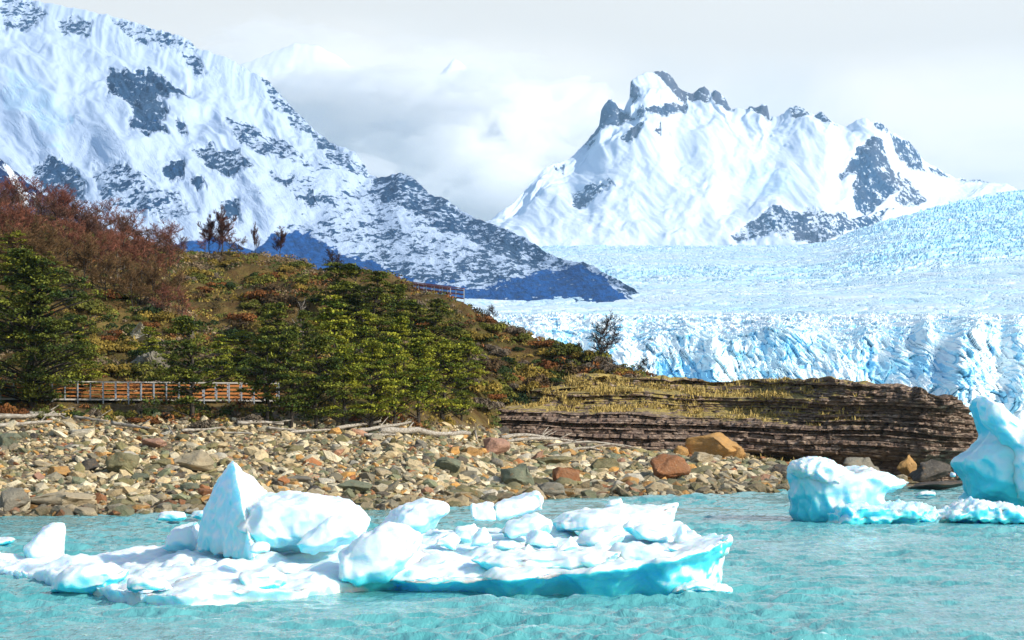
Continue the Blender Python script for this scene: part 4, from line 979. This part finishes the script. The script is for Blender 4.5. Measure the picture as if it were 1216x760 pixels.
def shrubs():
    r = np.random.default_rng(31); ks = list(SH)
    fixed = [(22,499,32,20,'rust','large orange shrub above the driftwood at the left edge'),(52,499,26,16,'olive','olive green shrub right of the large orange shrub'),(4,497,26,22,'rust','orange shrub cut by the left frame edge'),
      (107,425,40,30,'golden','golden green shrub in the hollow above the boardwalk'),(165,524,14,8,'rust','tiny rust shrub among the upper beach stones'),(238,512,34,18,'grey brown','grey brown shrub in front of the beech in the boardwalk gap'),
      (166,504,40,12,'rust','low rust shrub under the boardwalk'),(300,505,30,18,'grey brown','bushy grey shrub right of the beech in the boardwalk gap'),(530,508,20,16,'golden','golden shrub at the foot of the rightmost beach edge beech'),
      (572,490,34,22,'grey brown','grey brown bush left of the rock ledge'),(640,480,40,26,'rust','rusty bush growing over the left end of the rock ledge'),(655,445,44,24,'rust','rust coloured bush on the slope above the grassy ledge'),
      (685,442,20,18,'olive','olive bush right of the rust bush above the grassy ledge'),(625,440,24,16,'grey brown','grey bush left of the rust bush above the grassy ledge'),(660,452,20,9,'dark green','small dark bush on the grassy ledge')]
    for j in range(15):
        fixed.append((float(78+j*17+r.normal()*4), 497, float(r.uniform(14, 26)), float(r.uniform(10, 17)), ['olive', 'dark green', 'grey brown', 'golden', 'olive'][j % 5], '%s bush growing in front of the boardwalk posts' % ['olive', 'dark green', 'grey brown', 'golden', 'olive'][j % 5]))
    for px, py, w, h, k, lab in fixed:
        d = hit(px, py); z = float(ground_pd(np.array([float(px)]), np.array([d]))[0])
        if lab.endswith('grassy ledge') and 'small dark' in lab: d = 187; z = CAMZ+(HOR-py)/F*d-0.2
        o = link('shrub', SHM[k][0], mleaf); s = w/F*d/1.9; o.location = ((px-608)/F*d, d, z-0.05); o.scale = (s, s, h/F*d/0.95); o.rotation_euler = (0, 0, float(r.uniform(0, 6)))
        tag(o, lab, 'shrub', 'shrubs')
    for i in range(282):
        px = r.uniform(60, 745) if i > 40 else r.uniform(540, 680); y0 = float(interp(px, YC)); y1 = float(interp(px, [(60,470),(220,470),(330,440),(500,430),(560,495),(640,495),(660,455),(745,452)]))
        py = r.uniform(y0+3, max(y1, y0+8)); 
        if px < 215 and py < 350: py = r.uniform(372, 470)
        k = ks[r.choice(6, p=[0.12, 0.30, 0.20, 0.13, 0.15, 0.10])]; d = hit(px, py); z = float(ground_pd(np.array([px]), np.array([d]))[0])
        o = link('shrub', SHM[k][i % 3], mleaf); s = float(r.uniform(0.6, 1.55)); o.location = ((px-608)/F*d, d, z-0.1); o.scale = (s, s, s*float(r.uniform(0.8, 1.2))); o.rotation_euler = (0, 0, float(r.uniform(0, 6)))
        where = 'on the slope above the boardwalk' if px < 330 else ('on the slope around the beech cluster' if px < 560 else 'on the slope right of the beeches')
        tag(o, '%s shrub %s' % (k, where), 'shrub', '%s shrubs %s' % (k, where))
    # heath, low and countless
    n = 6000; mb = MB(); x = r.uniform(-95, 16, n*2); d = r.uniform(148, 285, n*2); px = 608+F*x/d
    ok = (px > -250) & (px < 790) & (d < interp(px, DCR)+3) & (d > interp(px, DB)); x, d, px = x[ok][:n], d[ok][:n], px[ok][:n]; z = ground_pd(px, d)
    cl = fbm(x/7, d/7, 4.4, 4); pal = np.array([(0.065,0.042,0.018),(0.20,0.08,0.025),(0.14,0.14,0.025),(0.30,0.21,0.045),(0.07,0.095,0.02),(0.24,0.17,0.10)])
    idx = np.clip(((cl+0.45)/0.9*6+r.normal(size=len(x))*0.9).astype(int), 0, 5)
    C = np.stack([x, d, z], -1); k = 40
    o_ = r.normal(size=(len(x), k, 3)); o_[..., 2] = np.abs(o_[..., 2])*1.1; o_ /= np.linalg.norm(o_, axis=2)[..., None]
    q = o_*np.array([0.50, 0.50, 0.38])*(r.lognormal(-0.1, 0.4, (len(x), 1, 1)))*r.uniform(0.75, 1.1, (len(x), k, 1))
    col = pal[idx][:, None, :]*r.uniform(0.7, 1.4, (len(x), 1, 1))*r.uniform(0.75, 1.3, (len(x), k, 1))
    leaves(mb, (C[:, None]+q).reshape(-1, 3), 0.11, col.reshape(-1, 3), 0.2, r, 1.0, o_.reshape(-1, 3))
    tag(mb.build('heath', mleaf), kind='stuff')
    # golden grass on the ledge steps and along the top of the beach
    pts = ledge_pts[r.choice(len(ledge_pts), 9000)] if len(ledge_pts) else np.zeros((0, 3))
    pxb = r.uniform(420, 960, 2200); db = interp(pxb, DB)+r.uniform(-6, 3, 2200); pts2 = np.stack([(pxb-608)/F*db, db, ground_pd(pxb, db)], -1)
    C = np.concatenate([pts, pts2[:1500]]); n = len(C); C = C+r.normal(size=(n, 3))*np.array([0.1, 0.1, 0.0])
    a = r.uniform(0, 6.28, n); hgt = r.lognormal(-1.9, 0.45, n); w = 0.05; dx = np.stack([np.cos(a)*w, np.sin(a)*w, 0*a], -1); up = np.stack([r.normal(size=n)*0.07, r.normal(size=n)*0.07, hgt], -1)
    V = np.stack([C-dx, C+dx, C+dx*0.4+up, C-dx*0.4+up], 1).reshape(-1, 3); t = r.random((n, 1)); col = np.array([0.28, 0.20, 0.05])*(1-t)+np.array([0.66, 0.48, 0.16])*t
    mb = MB(); mb.add(V, np.arange(4*n).reshape(-1, 4), np.repeat(col, 4, 0)); tag(mb.build('dry_grass', mleaf), kind='stuff')
shrubs()

# pale crag in the slope above the boardwalk
def crag():
    bm = bmesh.new(); bmesh.ops.create_icosphere(bm, subdivisions=6, radius=1.0); V0 = np.array([tuple(q.co) for q in bm.verts]); T0 = np.array([[q.index for q in f.verts] for f in bm.faces]); bm.free()
    for i, (px, py, w, h, c, lab) in enumerate([(172,450,58,60,'grey','grey rocky crag showing through the slope above the boardwalk'),(268,446,44,44,'olive','olive grey rock outcrop right of the crag above the boardwalk'),(148,415,44,26,'pale','yellowish rock patch at the top left of the grey crag')]):
        d = hit(px, py); z = float(ground_pd(np.array([float(px)]), np.array([d]))[0])
        W = rock_shape(V0, 500+i, 10, 0.2); W = W*(1+0.28*(ridged(V0[:, 0]*1.6+i*5, V0[:, 1]*1.6, V0[:, 2]*1.9+.01, 6, 0.55)-0.5))[:, None]
        me = new_mesh('rock_crag', W, T0, False); o = link('rock_crag', me, SM[c])
        o.location = ((px-608)/F*d, d+3.0, z+0.1); o.scale = (w/F*d/2, 3.2, h/F*d/1.9); o.rotation_euler = (-0.5, 0.1, 0.2); tag(o, lab, 'rock')
crag()

# ================================================================== boardwalks
def flat_mat(name, c, rough=0.7, metal=0.0):
    m = Mat(name, rough, 0.3); n = m.noise(m.coord(), 4, 4); m.base(m.mix(m.rng(n, 0.35, 0.7), c, tuple(x*0.72 for x in c))); m.b.inputs['Metallic'].default_value = metal; return m.m
morange = flat_mat('orange_wood', (0.55, 0.20, 0.05)); msteel = flat_mat('galvanised_steel', (0.38, 0.42, 0.45), 0.5); mdeck = flat_mat('weathered_deck', (0.52, 0.48, 0.42)); mred = flat_mat('red_brown_wood', (0.30, 0.11, 0.09))
def walkway(name, A, B, n, wid, label, mat_slat, mat_rail, group, nslat=4, hgt=1.15, legs=1.2, ends=False):
    A = np.array(A); B = np.array(B); e = empty(name, tuple(A), label, 'walkway', group); O = A
    A0 = A-O; B0 = B-O; side = np.cross(B0/np.linalg.norm(B0), [0, 0, 1.0]); side /= np.linalg.norm(side)
    if side[1] > 0: side = -side          # towards the lake
    f0, f1 = A0+side*wid/2, B0+side*wid/2; b0, b1 = A0-side*wid/2, B0-side*wid/2
    U = np.array([0, 0, 1.0])
    mb = MB(); mb.bar(A0, B0, wid, 0.10); mb.build('deck', mdeck, e)
    for (s0, s1) in ((f0, f1), (b0, b1)):
        mb = MB(); mb.bar(s0+U*hgt, s1+U*hgt, 0.14, 0.07); mb.build('handrail', mat_rail, e)
    for s in range(nslat):
        hh = 0.22+(hgt-0.40)*s/(nslat-1); mb = MB(); mb.bar(b0+U*hh, b1+U*hh, 0.04, 0.13); mb.build('rail_plank', mat_slat, e)
        mb = MB(); mb.bar(f0+U*hh+side*-.06, f1+U*hh+side*-.06, 0.03, 0.06); mb.build('rail_plank', mat_slat, e)
    for i in range(n):
        t = i/(n-1)
        for (s0, s1) in ((f0, f1), (b0, b1)):
            q = s0+(s1-s0)*t; mb = MB(); mb.bar(q-U*(legs if i % 2 == 0 or ends else 0.05), q+U*(hgt-0.035), 0.075, 0.075); mb.build('post', msteel, e)
d0, d1 = 157.0, 159.5
za = 5+(488-473.5)/F*d0; zb_ = 5+(488-476)/F*d1
walkway('boardwalk', P(-60, 473.3, d0-1.5), P(330, 476, d0+2.4), 27, 1.5, 'long raised boardwalk with orange plank railing above the left beach', morange, mdeck, None, 4)
walkway('upper_walkway', P(468, 352, 226), P(543, 362, 219), 9, 1.6, 'red brown railed walkway on steel posts high on the ridge', mred, mred, None, 4, 1.5, 2.0, True)
walkway('stair_landing', P(266, 390, 205), P(287, 388, 207), 4, 1.2, 'small pale railed landing on the open slope', mdeck, mdeck, None, 3, 0.8, 0.7, True)
# ================================================================== icebergs
def m_ice():
    m = Mat('berg_ice', 0.32, 0.4); v = m.coord()
    n = m.noise(v, 0.9, 5, 0.55); n2 = m.noise(v, 4.5, 5, 0.6); n3 = m.noise(m.coord((1, 1, 2.5), (0.3, 0.25, 0)), 9, 6, 0.7)
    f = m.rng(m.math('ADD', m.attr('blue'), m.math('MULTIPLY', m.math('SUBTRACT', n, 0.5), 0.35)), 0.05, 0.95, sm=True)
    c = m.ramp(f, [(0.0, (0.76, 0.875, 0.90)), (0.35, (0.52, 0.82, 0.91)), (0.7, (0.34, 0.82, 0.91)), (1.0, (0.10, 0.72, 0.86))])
    c = m.mix(m.rng(n3, 0.60, 0.72), c, m.mix(0.5, c, (0.55, 0.80, 0.88)))
    m.base(c)
    m.b.inputs['Subsurface Weight'].default_value = 0.8; m.b.inputs['Subsurface Radius'].default_value = (0.22, 0.6, 1.0); m.b.inputs['Subsurface Scale'].default_value = 0.7
    m.b.inputs['IOR'].default_value = 1.31
    m.bump(m.math('ADD', n2, m.math('MULTIPLY', n3, 0.55)), 0.30, 0.08)
    return m.m
mice = m_ice()
def remesh(V, Q, vox, tris=False):
    me = bpy.data.meshes.new('tmp'); me.from_pydata([tuple(map(float, p)) for p in V], [], [tuple(int(i) for i in q) for q in Q])
    ob = bpy.data.objects.new('tmp', me); COL.objects.link(ob)
    md = ob.modifiers.new('r', 'REMESH'); md.mode = 'VOXEL'; md.voxel_size = vox; md.use_smooth_shade = True
    dg = bpy.context.evaluated_depsgraph_get(); ev = ob.evaluated_get(dg); m2 = ev.to_mesh()
    n = len(m2.vertices); W = np.empty(n*3, np.float32); m2.vertices.foreach_get('co', W); W = W.reshape(-1, 3).astype(float)
    F_ = np.array([p.vertices[:] for p in m2.polygons if len(p.vertices) == 4]); ev.to_mesh_clear()
    bpy.data.objects.remove(ob); bpy.data.meshes.remove(me); return W, F_
def normals(V, Fc):
    a = V[Fc[:, 2]]-V[Fc[:, 0]]; b = V[Fc[:, 3]]-V[Fc[:, 1]]; n = np.cross(a, b); N_ = np.zeros(V.shape)
    for k in range(4):
        for c in range(3): N_[:, c] += np.bincount(Fc[:, k], n[:, c], len(V))
    return N_/(np.linalg.norm(N_, axis=1)[:, None]+1e-9)
def smooth(V, Fc, it):
    for _ in range(it):
        S_ = np.zeros(V.shape); c = np.zeros(len(V))
        for a, b in ((0, 1), (1, 2), (2, 3), (3, 0)):
            for k in range(3): S_[:, k] += np.bincount(Fc[:, a], V[Fc[:, b], k], len(V))+np.bincount(Fc[:, b], V[Fc[:, a], k], len(V))
            c += np.bincount(Fc[:, a], minlength=len(V))+np.bincount(Fc[:, b], minlength=len(V))
        V = V*0.4+0.6*S_/np.maximum(c, 1)[:, None]
    return V
def finish(name, W, Fc, parent, seed, amp=0.10, facet=0.10, blue0=0.0, bluelow=0.9, zlow=0.6, rough=0.03, sm=4, undercut=0.6, org=None, fs=0.9, bmask=None, lee=0.34):
    W = smooth(W, Fc, sm); N_ = normals(W, Fc); o3 = seed*7.7
    a = fbm(W[:, 0]*0.8+o3, W[:, 1]*0.8, W[:, 2]*0.8+.01, 4)*amp
    # scalloped facets: broad smooth dishes meeting in soft ridges
    b = (np.abs(perlin(W[:, 0]*fs+o3, W[:, 1]*fs, W[:, 2]*fs+3.01))+0.6*np.abs(perlin(W[:, 0]*fs*2.1+o3, W[:, 1]*fs*2.1, W[:, 2]*fs*2.1+9.01)))*facet*1.6
    c = fbm(W[:, 0]*5+o3, W[:, 1]*5, W[:, 2]*5+.01, 4)*rough
    k_ = 1-np.abs(perlin(W[:, 0]*0.9+o3*2, W[:, 1]*0.9, W[:, 2]*1.4+5.01))*9; k_ = np.clip(k_, 0, 1)*0.03*min(1.0, amp*10)      # healed fractures
    p_ = np.clip(perlin(W[:, 0]*3.2+o3*3, W[:, 1]*3.2, W[:, 2]*3.2+2.01)-0.22, 0, 1)*0.06*min(1.0, amp*10)    # melt pits
    W = W+N_*(a-b+c-k_-p_)[:, None]
    N_ = normals(W, Fc)
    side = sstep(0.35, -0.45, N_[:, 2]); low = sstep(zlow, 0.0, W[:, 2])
    shade_face = sstep(0.1, -0.8, N_[:, 0])*sstep(0.6, 0.1, N_[:, 2])          # cyan shade painted into the faces turned from the sun
    blue = blue0+undercut*sstep(0.05, -0.6, N_[:, 2])+bluelow*low*sstep(0.5, 0.0, N_[:, 2])+lee*shade_face
    if bmask is not None: blue = blue*bmask(W)
    if org is None: org = np.array([W[:, 0].mean(), W[:, 1].mean(), 0.0])
    me = new_mesh(name, W-org, Fc, True, None, {'blue': blue})
    ob = link(name, me, mice, parent)
    if parent is not None: ob.location = org-np.array(parent.location)
    else: ob.location = org
    return ob
def block(name, outline, d, thick, parent, seed, vox=0.07, tilt=0.0, k=None, top=0.0, **kw):
    """lump of ice from its outline at distance d, with its own thickness, rounded front and back"""
    pts = np.array(outline, float); n0 = len(pts); pts = np.array([pts[i]*(1-t)+pts[(i+1) % n0]*t for i in range(n0) for t in (0, 0.5)]); n = len(pts)
    c = pts.mean(0); r = np.random.default_rng(seed); V = []
    rings = [(-0.50, 0.55), (-0.40, 0.84), (-0.15, 0.99), (0.15, 1.0), (0.40, 0.84), (0.50, 0.55)]
    shx = r.normal()*0.03; 
    for (t, s) in rings:
        for q in pts:
            w = c+(q-c)*s; dd = d+t*thick+tilt*(c[1]-q[1])/F*d
            p = np.array([(w[0]-608)/F*d+t*thick*shx*10*0.3, dd, CAMZ+(HOR-w[1])/F*d]); V.append(p)
    V = np.array(V); Q = list(grid_faces(len(rings), n, True)); Fs = [tuple(q) for q in Q]; Fs.append(tuple(range(n))[::-1]); Fs.append(tuple((len(rings)-1)*n+i for i in range(n)))
    W, Fc = remesh(V, Fs, vox)
    return finish(name, W, Fc, parent, seed, **kw)
def spire_mesh(pts, faces_hull_seed=0):
    bm = bmesh.new(); vs_ = [bm.verts.new(tuple(p)) for p in pts]; bmesh.ops.convex_hull(bm, input=bm.verts)
    bm.verts.index_update(); V = np.array([tuple(v.co) for v in bm.verts]); Fs = [[v.index for v in f.verts] for f in bm.faces]; bm.free(); return V, Fs
def hullblock(name, pts, parent, seed, vox=0.07, **kw):
    """pts: (px, py, distance) corners"""
    V, Fs = spire_mesh([P(*p) for p in pts]); W, Fc = remesh(V, Fs, vox); return finish(name, W, Fc, parent, seed, **kw)

def main_berg():
    e = empty('iceberg', tuple(P(430, 703, 67)), 'largest iceberg, a low white and cyan raft with a pointed spire and piled ice blocks', 'iceberg')
    # --- the raft: plan outline in (px, distance), anticlockwise from the left tip along the front
    front_e = [(-70,76,0.10),(0,74.6,0.12),(50,71.5,0.12),(75,68.5,0.15),(110,66.3,0.18),(140,64.3,0.2),(170,62.9,0.22),(230,63.0,0.22),(290,63.8,0.22),(350,64.8,0.22),(400,66.2,0.25),(436,66.9,0.30),(452,66.5,0.30),(500,66.2,0.30),(570,65.9,0.33),(640,65.7,0.45),(700,65.6,0.62),(760,65.7,0.82),(800,65.8,0.98),(840,66.1,1.25),(862,66.6,1.42),(872,67.3,1.50)]
    back_e = [(868,69,1.45),(850,71,1.3),(830,73,1.1),(812,75.5,1.0),(760,78,0.9),(680,79.5,0.9),(600,80,0.8),(520,80.5,0.7),(440,81,0.6),(340,81.5,0.5),(240,81,0.4),(190,80,0.35),(120,79,0.25),(40,79.5,0.18),(-70,81,0.1)]
    ring = front_e+back_e; n0 = len(ring); R_ = []
    for i in range(n0):
        for t in (0, 0.34, 0.67): R_.append(np.array(ring[i])*(1-t)+np.array(ring[(i+1) % n0])*t)
    R_ = np.array(R_); n = len(R_); X = (R_[:, 0]-608)/F*R_[:, 1]; Y = R_[:, 1]; zl = R_[:, 2]
    jit = fbm(X*0.5, Y*0.5, 3.0, 3); Y = Y+jit*0.9*(Y < 73); cx, cy = X.mean(), 72.8
    axis_x = np.clip(X, (60-608)/F*72, (800-608)/F*72); 
    def inset(k): return axis_x+(X-axis_x)*(1-k)*1.0, cy+(Y-cy)*(1-k)
    # height of the raft's top at interior points
    def ztop(px, y):
        base = interp(px, [(-70,0.12),(60,0.25),(140,0.42),(240,0.70),(330,0.85),(430,0.95),(520,1.00),(620,1.05),(700,1.15),(780,1.3),(840,1.45),(872,1.5)])
        t = np.clip((y-64)/(74-64), 0, 1.2); return base*(0.55+0.55*t)
    rows = []
    und = sstep(430, 470, R_[:, 0])*(R_[:, 1] < 72)
    Xa, Ya = inset(0.10); Xb, Yb = inset(0.02)
    def row(k, z): xx, yy = inset(k); return np.stack([xx, yy, z], -1)
    cut = 0.03+und*0.10
    rows.append(np.stack([axis_x+(X-axis_x)*(1-cut*1.3), cy+(Y-cy)*(1-cut*1.3), np.full(n, -0.9)], -1))
    rows.append(np.stack([axis_x+(X-axis_x)*(1-cut), cy+(Y-cy)*(1-cut), np.full(n, 0.02)], -1))
    rows.append(np.stack([axis_x+(X-axis_x)*(1-cut*0.7), cy+(Y-cy)*(1-cut*0.7), zl*0.55], -1))
    rows.append(row(0.0, zl*0.92)); rows.append(row(0.015, zl+0.12))
    for k in (0.06, 0.14, 0.25, 0.38, 0.52, 0.68, 0.84, 0.97):
        xx, yy = inset(k); px = 608+F*xx/yy; zt = ztop(px, yy)
        zz = (zl+0.12)*(1-sstep(0, 0.25, k))+np.maximum(zt, 0.15)*sstep(0, 0.25, k)
        zz = zz+fbm(xx*0.55, yy*0.55, 4.0, 4)*0.35*sstep(0, 0.2, k)
        rows.append(np.stack([xx, yy, zz], -1))
    V = np.concatenate(rows); nr = len(rows); Fs = [tuple(q) for q in grid_faces(nr, n, True)]
    Fs.append(tuple(range(n))[::-1]); Fs.append(tuple((nr-1)*n+i for i in range(n)))
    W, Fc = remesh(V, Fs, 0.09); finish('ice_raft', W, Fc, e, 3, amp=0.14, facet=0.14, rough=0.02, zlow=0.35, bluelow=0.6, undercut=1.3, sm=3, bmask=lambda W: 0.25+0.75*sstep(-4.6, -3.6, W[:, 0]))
    # --- spire
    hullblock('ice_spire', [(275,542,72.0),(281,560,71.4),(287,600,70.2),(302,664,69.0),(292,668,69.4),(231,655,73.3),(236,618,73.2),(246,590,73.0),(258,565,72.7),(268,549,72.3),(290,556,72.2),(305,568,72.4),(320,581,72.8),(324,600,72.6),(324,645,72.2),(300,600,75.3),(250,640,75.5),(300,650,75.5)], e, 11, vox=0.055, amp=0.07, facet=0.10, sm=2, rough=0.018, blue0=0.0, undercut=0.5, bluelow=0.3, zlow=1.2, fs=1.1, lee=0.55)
    kw = dict(amp=0.12, facet=0.15, sm=4, rough=0.02, blue0=-0.05)
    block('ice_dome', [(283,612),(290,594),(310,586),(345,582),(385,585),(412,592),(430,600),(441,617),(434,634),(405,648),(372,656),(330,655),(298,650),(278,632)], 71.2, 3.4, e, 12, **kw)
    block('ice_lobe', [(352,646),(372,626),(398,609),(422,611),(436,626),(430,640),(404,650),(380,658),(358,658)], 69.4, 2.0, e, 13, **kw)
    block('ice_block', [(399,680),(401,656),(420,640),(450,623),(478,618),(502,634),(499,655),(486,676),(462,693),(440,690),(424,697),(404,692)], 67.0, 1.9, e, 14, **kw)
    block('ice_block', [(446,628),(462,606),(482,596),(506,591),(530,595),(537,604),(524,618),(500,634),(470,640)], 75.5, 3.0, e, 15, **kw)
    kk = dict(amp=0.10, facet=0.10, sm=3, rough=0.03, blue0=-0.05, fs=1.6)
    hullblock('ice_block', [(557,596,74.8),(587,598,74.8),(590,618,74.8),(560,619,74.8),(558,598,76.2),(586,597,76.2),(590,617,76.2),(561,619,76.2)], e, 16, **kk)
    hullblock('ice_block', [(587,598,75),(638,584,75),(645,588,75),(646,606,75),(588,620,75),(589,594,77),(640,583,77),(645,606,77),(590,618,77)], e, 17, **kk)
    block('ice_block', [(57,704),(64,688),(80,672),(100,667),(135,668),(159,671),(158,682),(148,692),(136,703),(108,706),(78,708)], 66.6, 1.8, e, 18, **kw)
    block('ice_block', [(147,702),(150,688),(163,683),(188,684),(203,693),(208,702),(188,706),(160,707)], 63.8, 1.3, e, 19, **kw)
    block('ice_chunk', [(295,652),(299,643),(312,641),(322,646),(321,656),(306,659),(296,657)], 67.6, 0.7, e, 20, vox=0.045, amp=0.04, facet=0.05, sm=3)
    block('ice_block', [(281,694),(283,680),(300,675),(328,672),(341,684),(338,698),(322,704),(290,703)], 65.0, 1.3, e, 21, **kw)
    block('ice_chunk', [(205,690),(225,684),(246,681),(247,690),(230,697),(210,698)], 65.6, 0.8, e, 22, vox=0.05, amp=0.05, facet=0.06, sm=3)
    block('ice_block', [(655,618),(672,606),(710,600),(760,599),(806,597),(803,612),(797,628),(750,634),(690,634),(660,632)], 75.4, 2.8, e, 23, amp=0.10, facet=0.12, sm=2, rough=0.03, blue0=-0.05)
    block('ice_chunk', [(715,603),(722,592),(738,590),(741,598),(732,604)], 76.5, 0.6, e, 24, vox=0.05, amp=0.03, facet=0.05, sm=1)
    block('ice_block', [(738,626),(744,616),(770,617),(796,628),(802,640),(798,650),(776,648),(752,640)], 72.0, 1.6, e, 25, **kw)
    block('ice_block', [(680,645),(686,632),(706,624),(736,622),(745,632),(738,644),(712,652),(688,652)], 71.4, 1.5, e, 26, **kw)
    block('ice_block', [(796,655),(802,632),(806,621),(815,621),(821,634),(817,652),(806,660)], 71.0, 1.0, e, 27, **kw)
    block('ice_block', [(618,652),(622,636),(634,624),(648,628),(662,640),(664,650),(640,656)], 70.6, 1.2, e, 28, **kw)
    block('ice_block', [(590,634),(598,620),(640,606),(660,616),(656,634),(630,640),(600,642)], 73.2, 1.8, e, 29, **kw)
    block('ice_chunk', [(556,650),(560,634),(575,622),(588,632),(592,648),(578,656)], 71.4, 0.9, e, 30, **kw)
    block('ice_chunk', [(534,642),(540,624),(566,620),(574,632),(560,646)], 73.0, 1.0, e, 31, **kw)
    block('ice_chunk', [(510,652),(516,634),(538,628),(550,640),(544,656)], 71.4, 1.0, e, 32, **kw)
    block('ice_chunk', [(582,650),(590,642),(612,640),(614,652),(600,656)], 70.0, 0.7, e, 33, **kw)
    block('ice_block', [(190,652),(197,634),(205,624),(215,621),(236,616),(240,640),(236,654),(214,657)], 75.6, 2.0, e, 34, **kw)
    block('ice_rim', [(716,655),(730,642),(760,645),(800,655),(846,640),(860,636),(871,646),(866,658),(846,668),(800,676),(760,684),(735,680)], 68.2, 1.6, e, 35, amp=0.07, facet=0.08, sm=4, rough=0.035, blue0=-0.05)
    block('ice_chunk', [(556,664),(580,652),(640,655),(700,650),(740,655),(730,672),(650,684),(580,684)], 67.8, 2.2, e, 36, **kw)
    rr = np.random.default_rng(88)                       # broken rubble frozen to the raft
    for i in range(14):
        px = rr.uniform(90, 840); d = rr.uniform(66.5, 76) if px > 420 else rr.uniform(64.5, 72)
        bz = float(interp(px, [(60,0.2),(240,0.55),(430,0.85),(620,1.0),(780,1.2),(872,1.4)]))*(0.6+0.4*min(1, (d-64)/10)); s_ = rr.uniform(0.10, 0.34)
        c = np.array([(px-608)/F*d, d, bz+s_*0.1]); pts = c+rr.normal(size=(12, 3))*np.array([s_*1.4, s_, s_*0.6])
        V, Fs = spire_mesh(pts); W, Fc = remesh(V, Fs, 0.05)
        if len(Fc) > 30: finish('ice_rubble', W, Fc, e, 90+i, amp=0.03, facet=0.03, sm=2, rough=0.02, blue0=-0.03, bluelow=0.1)
    return e
main_berg()

def right_bergs():
    e = empty('iceberg', tuple(P(1020, 617, 111)), 'cyan iceberg with white pitted cap and ragged foot in front of the rock ledge', 'iceberg')
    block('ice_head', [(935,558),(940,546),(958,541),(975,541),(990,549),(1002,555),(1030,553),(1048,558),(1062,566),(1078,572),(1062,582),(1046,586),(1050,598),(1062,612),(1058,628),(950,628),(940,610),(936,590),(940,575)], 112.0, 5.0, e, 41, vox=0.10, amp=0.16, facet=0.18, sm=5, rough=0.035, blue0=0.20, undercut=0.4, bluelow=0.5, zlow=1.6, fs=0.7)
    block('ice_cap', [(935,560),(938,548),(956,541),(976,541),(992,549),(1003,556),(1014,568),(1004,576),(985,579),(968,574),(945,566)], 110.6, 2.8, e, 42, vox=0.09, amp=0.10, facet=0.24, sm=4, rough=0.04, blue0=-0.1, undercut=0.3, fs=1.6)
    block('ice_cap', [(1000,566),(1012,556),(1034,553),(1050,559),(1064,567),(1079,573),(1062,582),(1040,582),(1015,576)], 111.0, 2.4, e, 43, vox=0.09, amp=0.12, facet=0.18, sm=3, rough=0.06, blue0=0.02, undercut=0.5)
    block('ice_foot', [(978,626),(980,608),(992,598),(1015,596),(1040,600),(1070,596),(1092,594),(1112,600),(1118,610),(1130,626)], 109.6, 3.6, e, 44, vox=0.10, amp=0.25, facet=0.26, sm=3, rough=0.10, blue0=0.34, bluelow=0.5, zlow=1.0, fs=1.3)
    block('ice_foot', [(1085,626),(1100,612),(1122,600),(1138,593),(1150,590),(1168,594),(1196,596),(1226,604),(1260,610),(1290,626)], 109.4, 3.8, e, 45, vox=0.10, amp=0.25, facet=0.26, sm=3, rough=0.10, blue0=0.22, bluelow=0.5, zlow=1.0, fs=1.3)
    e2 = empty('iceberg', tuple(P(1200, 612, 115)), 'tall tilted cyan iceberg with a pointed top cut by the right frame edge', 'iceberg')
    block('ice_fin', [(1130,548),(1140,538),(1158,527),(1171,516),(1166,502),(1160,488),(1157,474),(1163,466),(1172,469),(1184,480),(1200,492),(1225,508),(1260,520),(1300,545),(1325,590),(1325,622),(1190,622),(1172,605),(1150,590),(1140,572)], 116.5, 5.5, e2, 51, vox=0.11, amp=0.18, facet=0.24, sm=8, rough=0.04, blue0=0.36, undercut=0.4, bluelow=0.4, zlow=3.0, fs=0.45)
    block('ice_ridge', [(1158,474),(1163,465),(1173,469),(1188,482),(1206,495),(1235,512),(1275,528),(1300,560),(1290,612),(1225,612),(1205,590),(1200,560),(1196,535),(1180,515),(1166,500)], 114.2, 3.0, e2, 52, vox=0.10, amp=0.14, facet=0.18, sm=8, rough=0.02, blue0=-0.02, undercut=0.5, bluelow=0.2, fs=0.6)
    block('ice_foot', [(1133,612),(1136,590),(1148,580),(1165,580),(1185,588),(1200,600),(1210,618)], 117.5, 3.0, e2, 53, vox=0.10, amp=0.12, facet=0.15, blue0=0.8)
right_bergs()
def growler(outl, d, thick, seed, lab, **kw):
    o = block('ice_floe', outl, d, thick, None, seed, vox=0.06, **kw); tag(o, lab, 'ice floe', 'small loose ice pieces')
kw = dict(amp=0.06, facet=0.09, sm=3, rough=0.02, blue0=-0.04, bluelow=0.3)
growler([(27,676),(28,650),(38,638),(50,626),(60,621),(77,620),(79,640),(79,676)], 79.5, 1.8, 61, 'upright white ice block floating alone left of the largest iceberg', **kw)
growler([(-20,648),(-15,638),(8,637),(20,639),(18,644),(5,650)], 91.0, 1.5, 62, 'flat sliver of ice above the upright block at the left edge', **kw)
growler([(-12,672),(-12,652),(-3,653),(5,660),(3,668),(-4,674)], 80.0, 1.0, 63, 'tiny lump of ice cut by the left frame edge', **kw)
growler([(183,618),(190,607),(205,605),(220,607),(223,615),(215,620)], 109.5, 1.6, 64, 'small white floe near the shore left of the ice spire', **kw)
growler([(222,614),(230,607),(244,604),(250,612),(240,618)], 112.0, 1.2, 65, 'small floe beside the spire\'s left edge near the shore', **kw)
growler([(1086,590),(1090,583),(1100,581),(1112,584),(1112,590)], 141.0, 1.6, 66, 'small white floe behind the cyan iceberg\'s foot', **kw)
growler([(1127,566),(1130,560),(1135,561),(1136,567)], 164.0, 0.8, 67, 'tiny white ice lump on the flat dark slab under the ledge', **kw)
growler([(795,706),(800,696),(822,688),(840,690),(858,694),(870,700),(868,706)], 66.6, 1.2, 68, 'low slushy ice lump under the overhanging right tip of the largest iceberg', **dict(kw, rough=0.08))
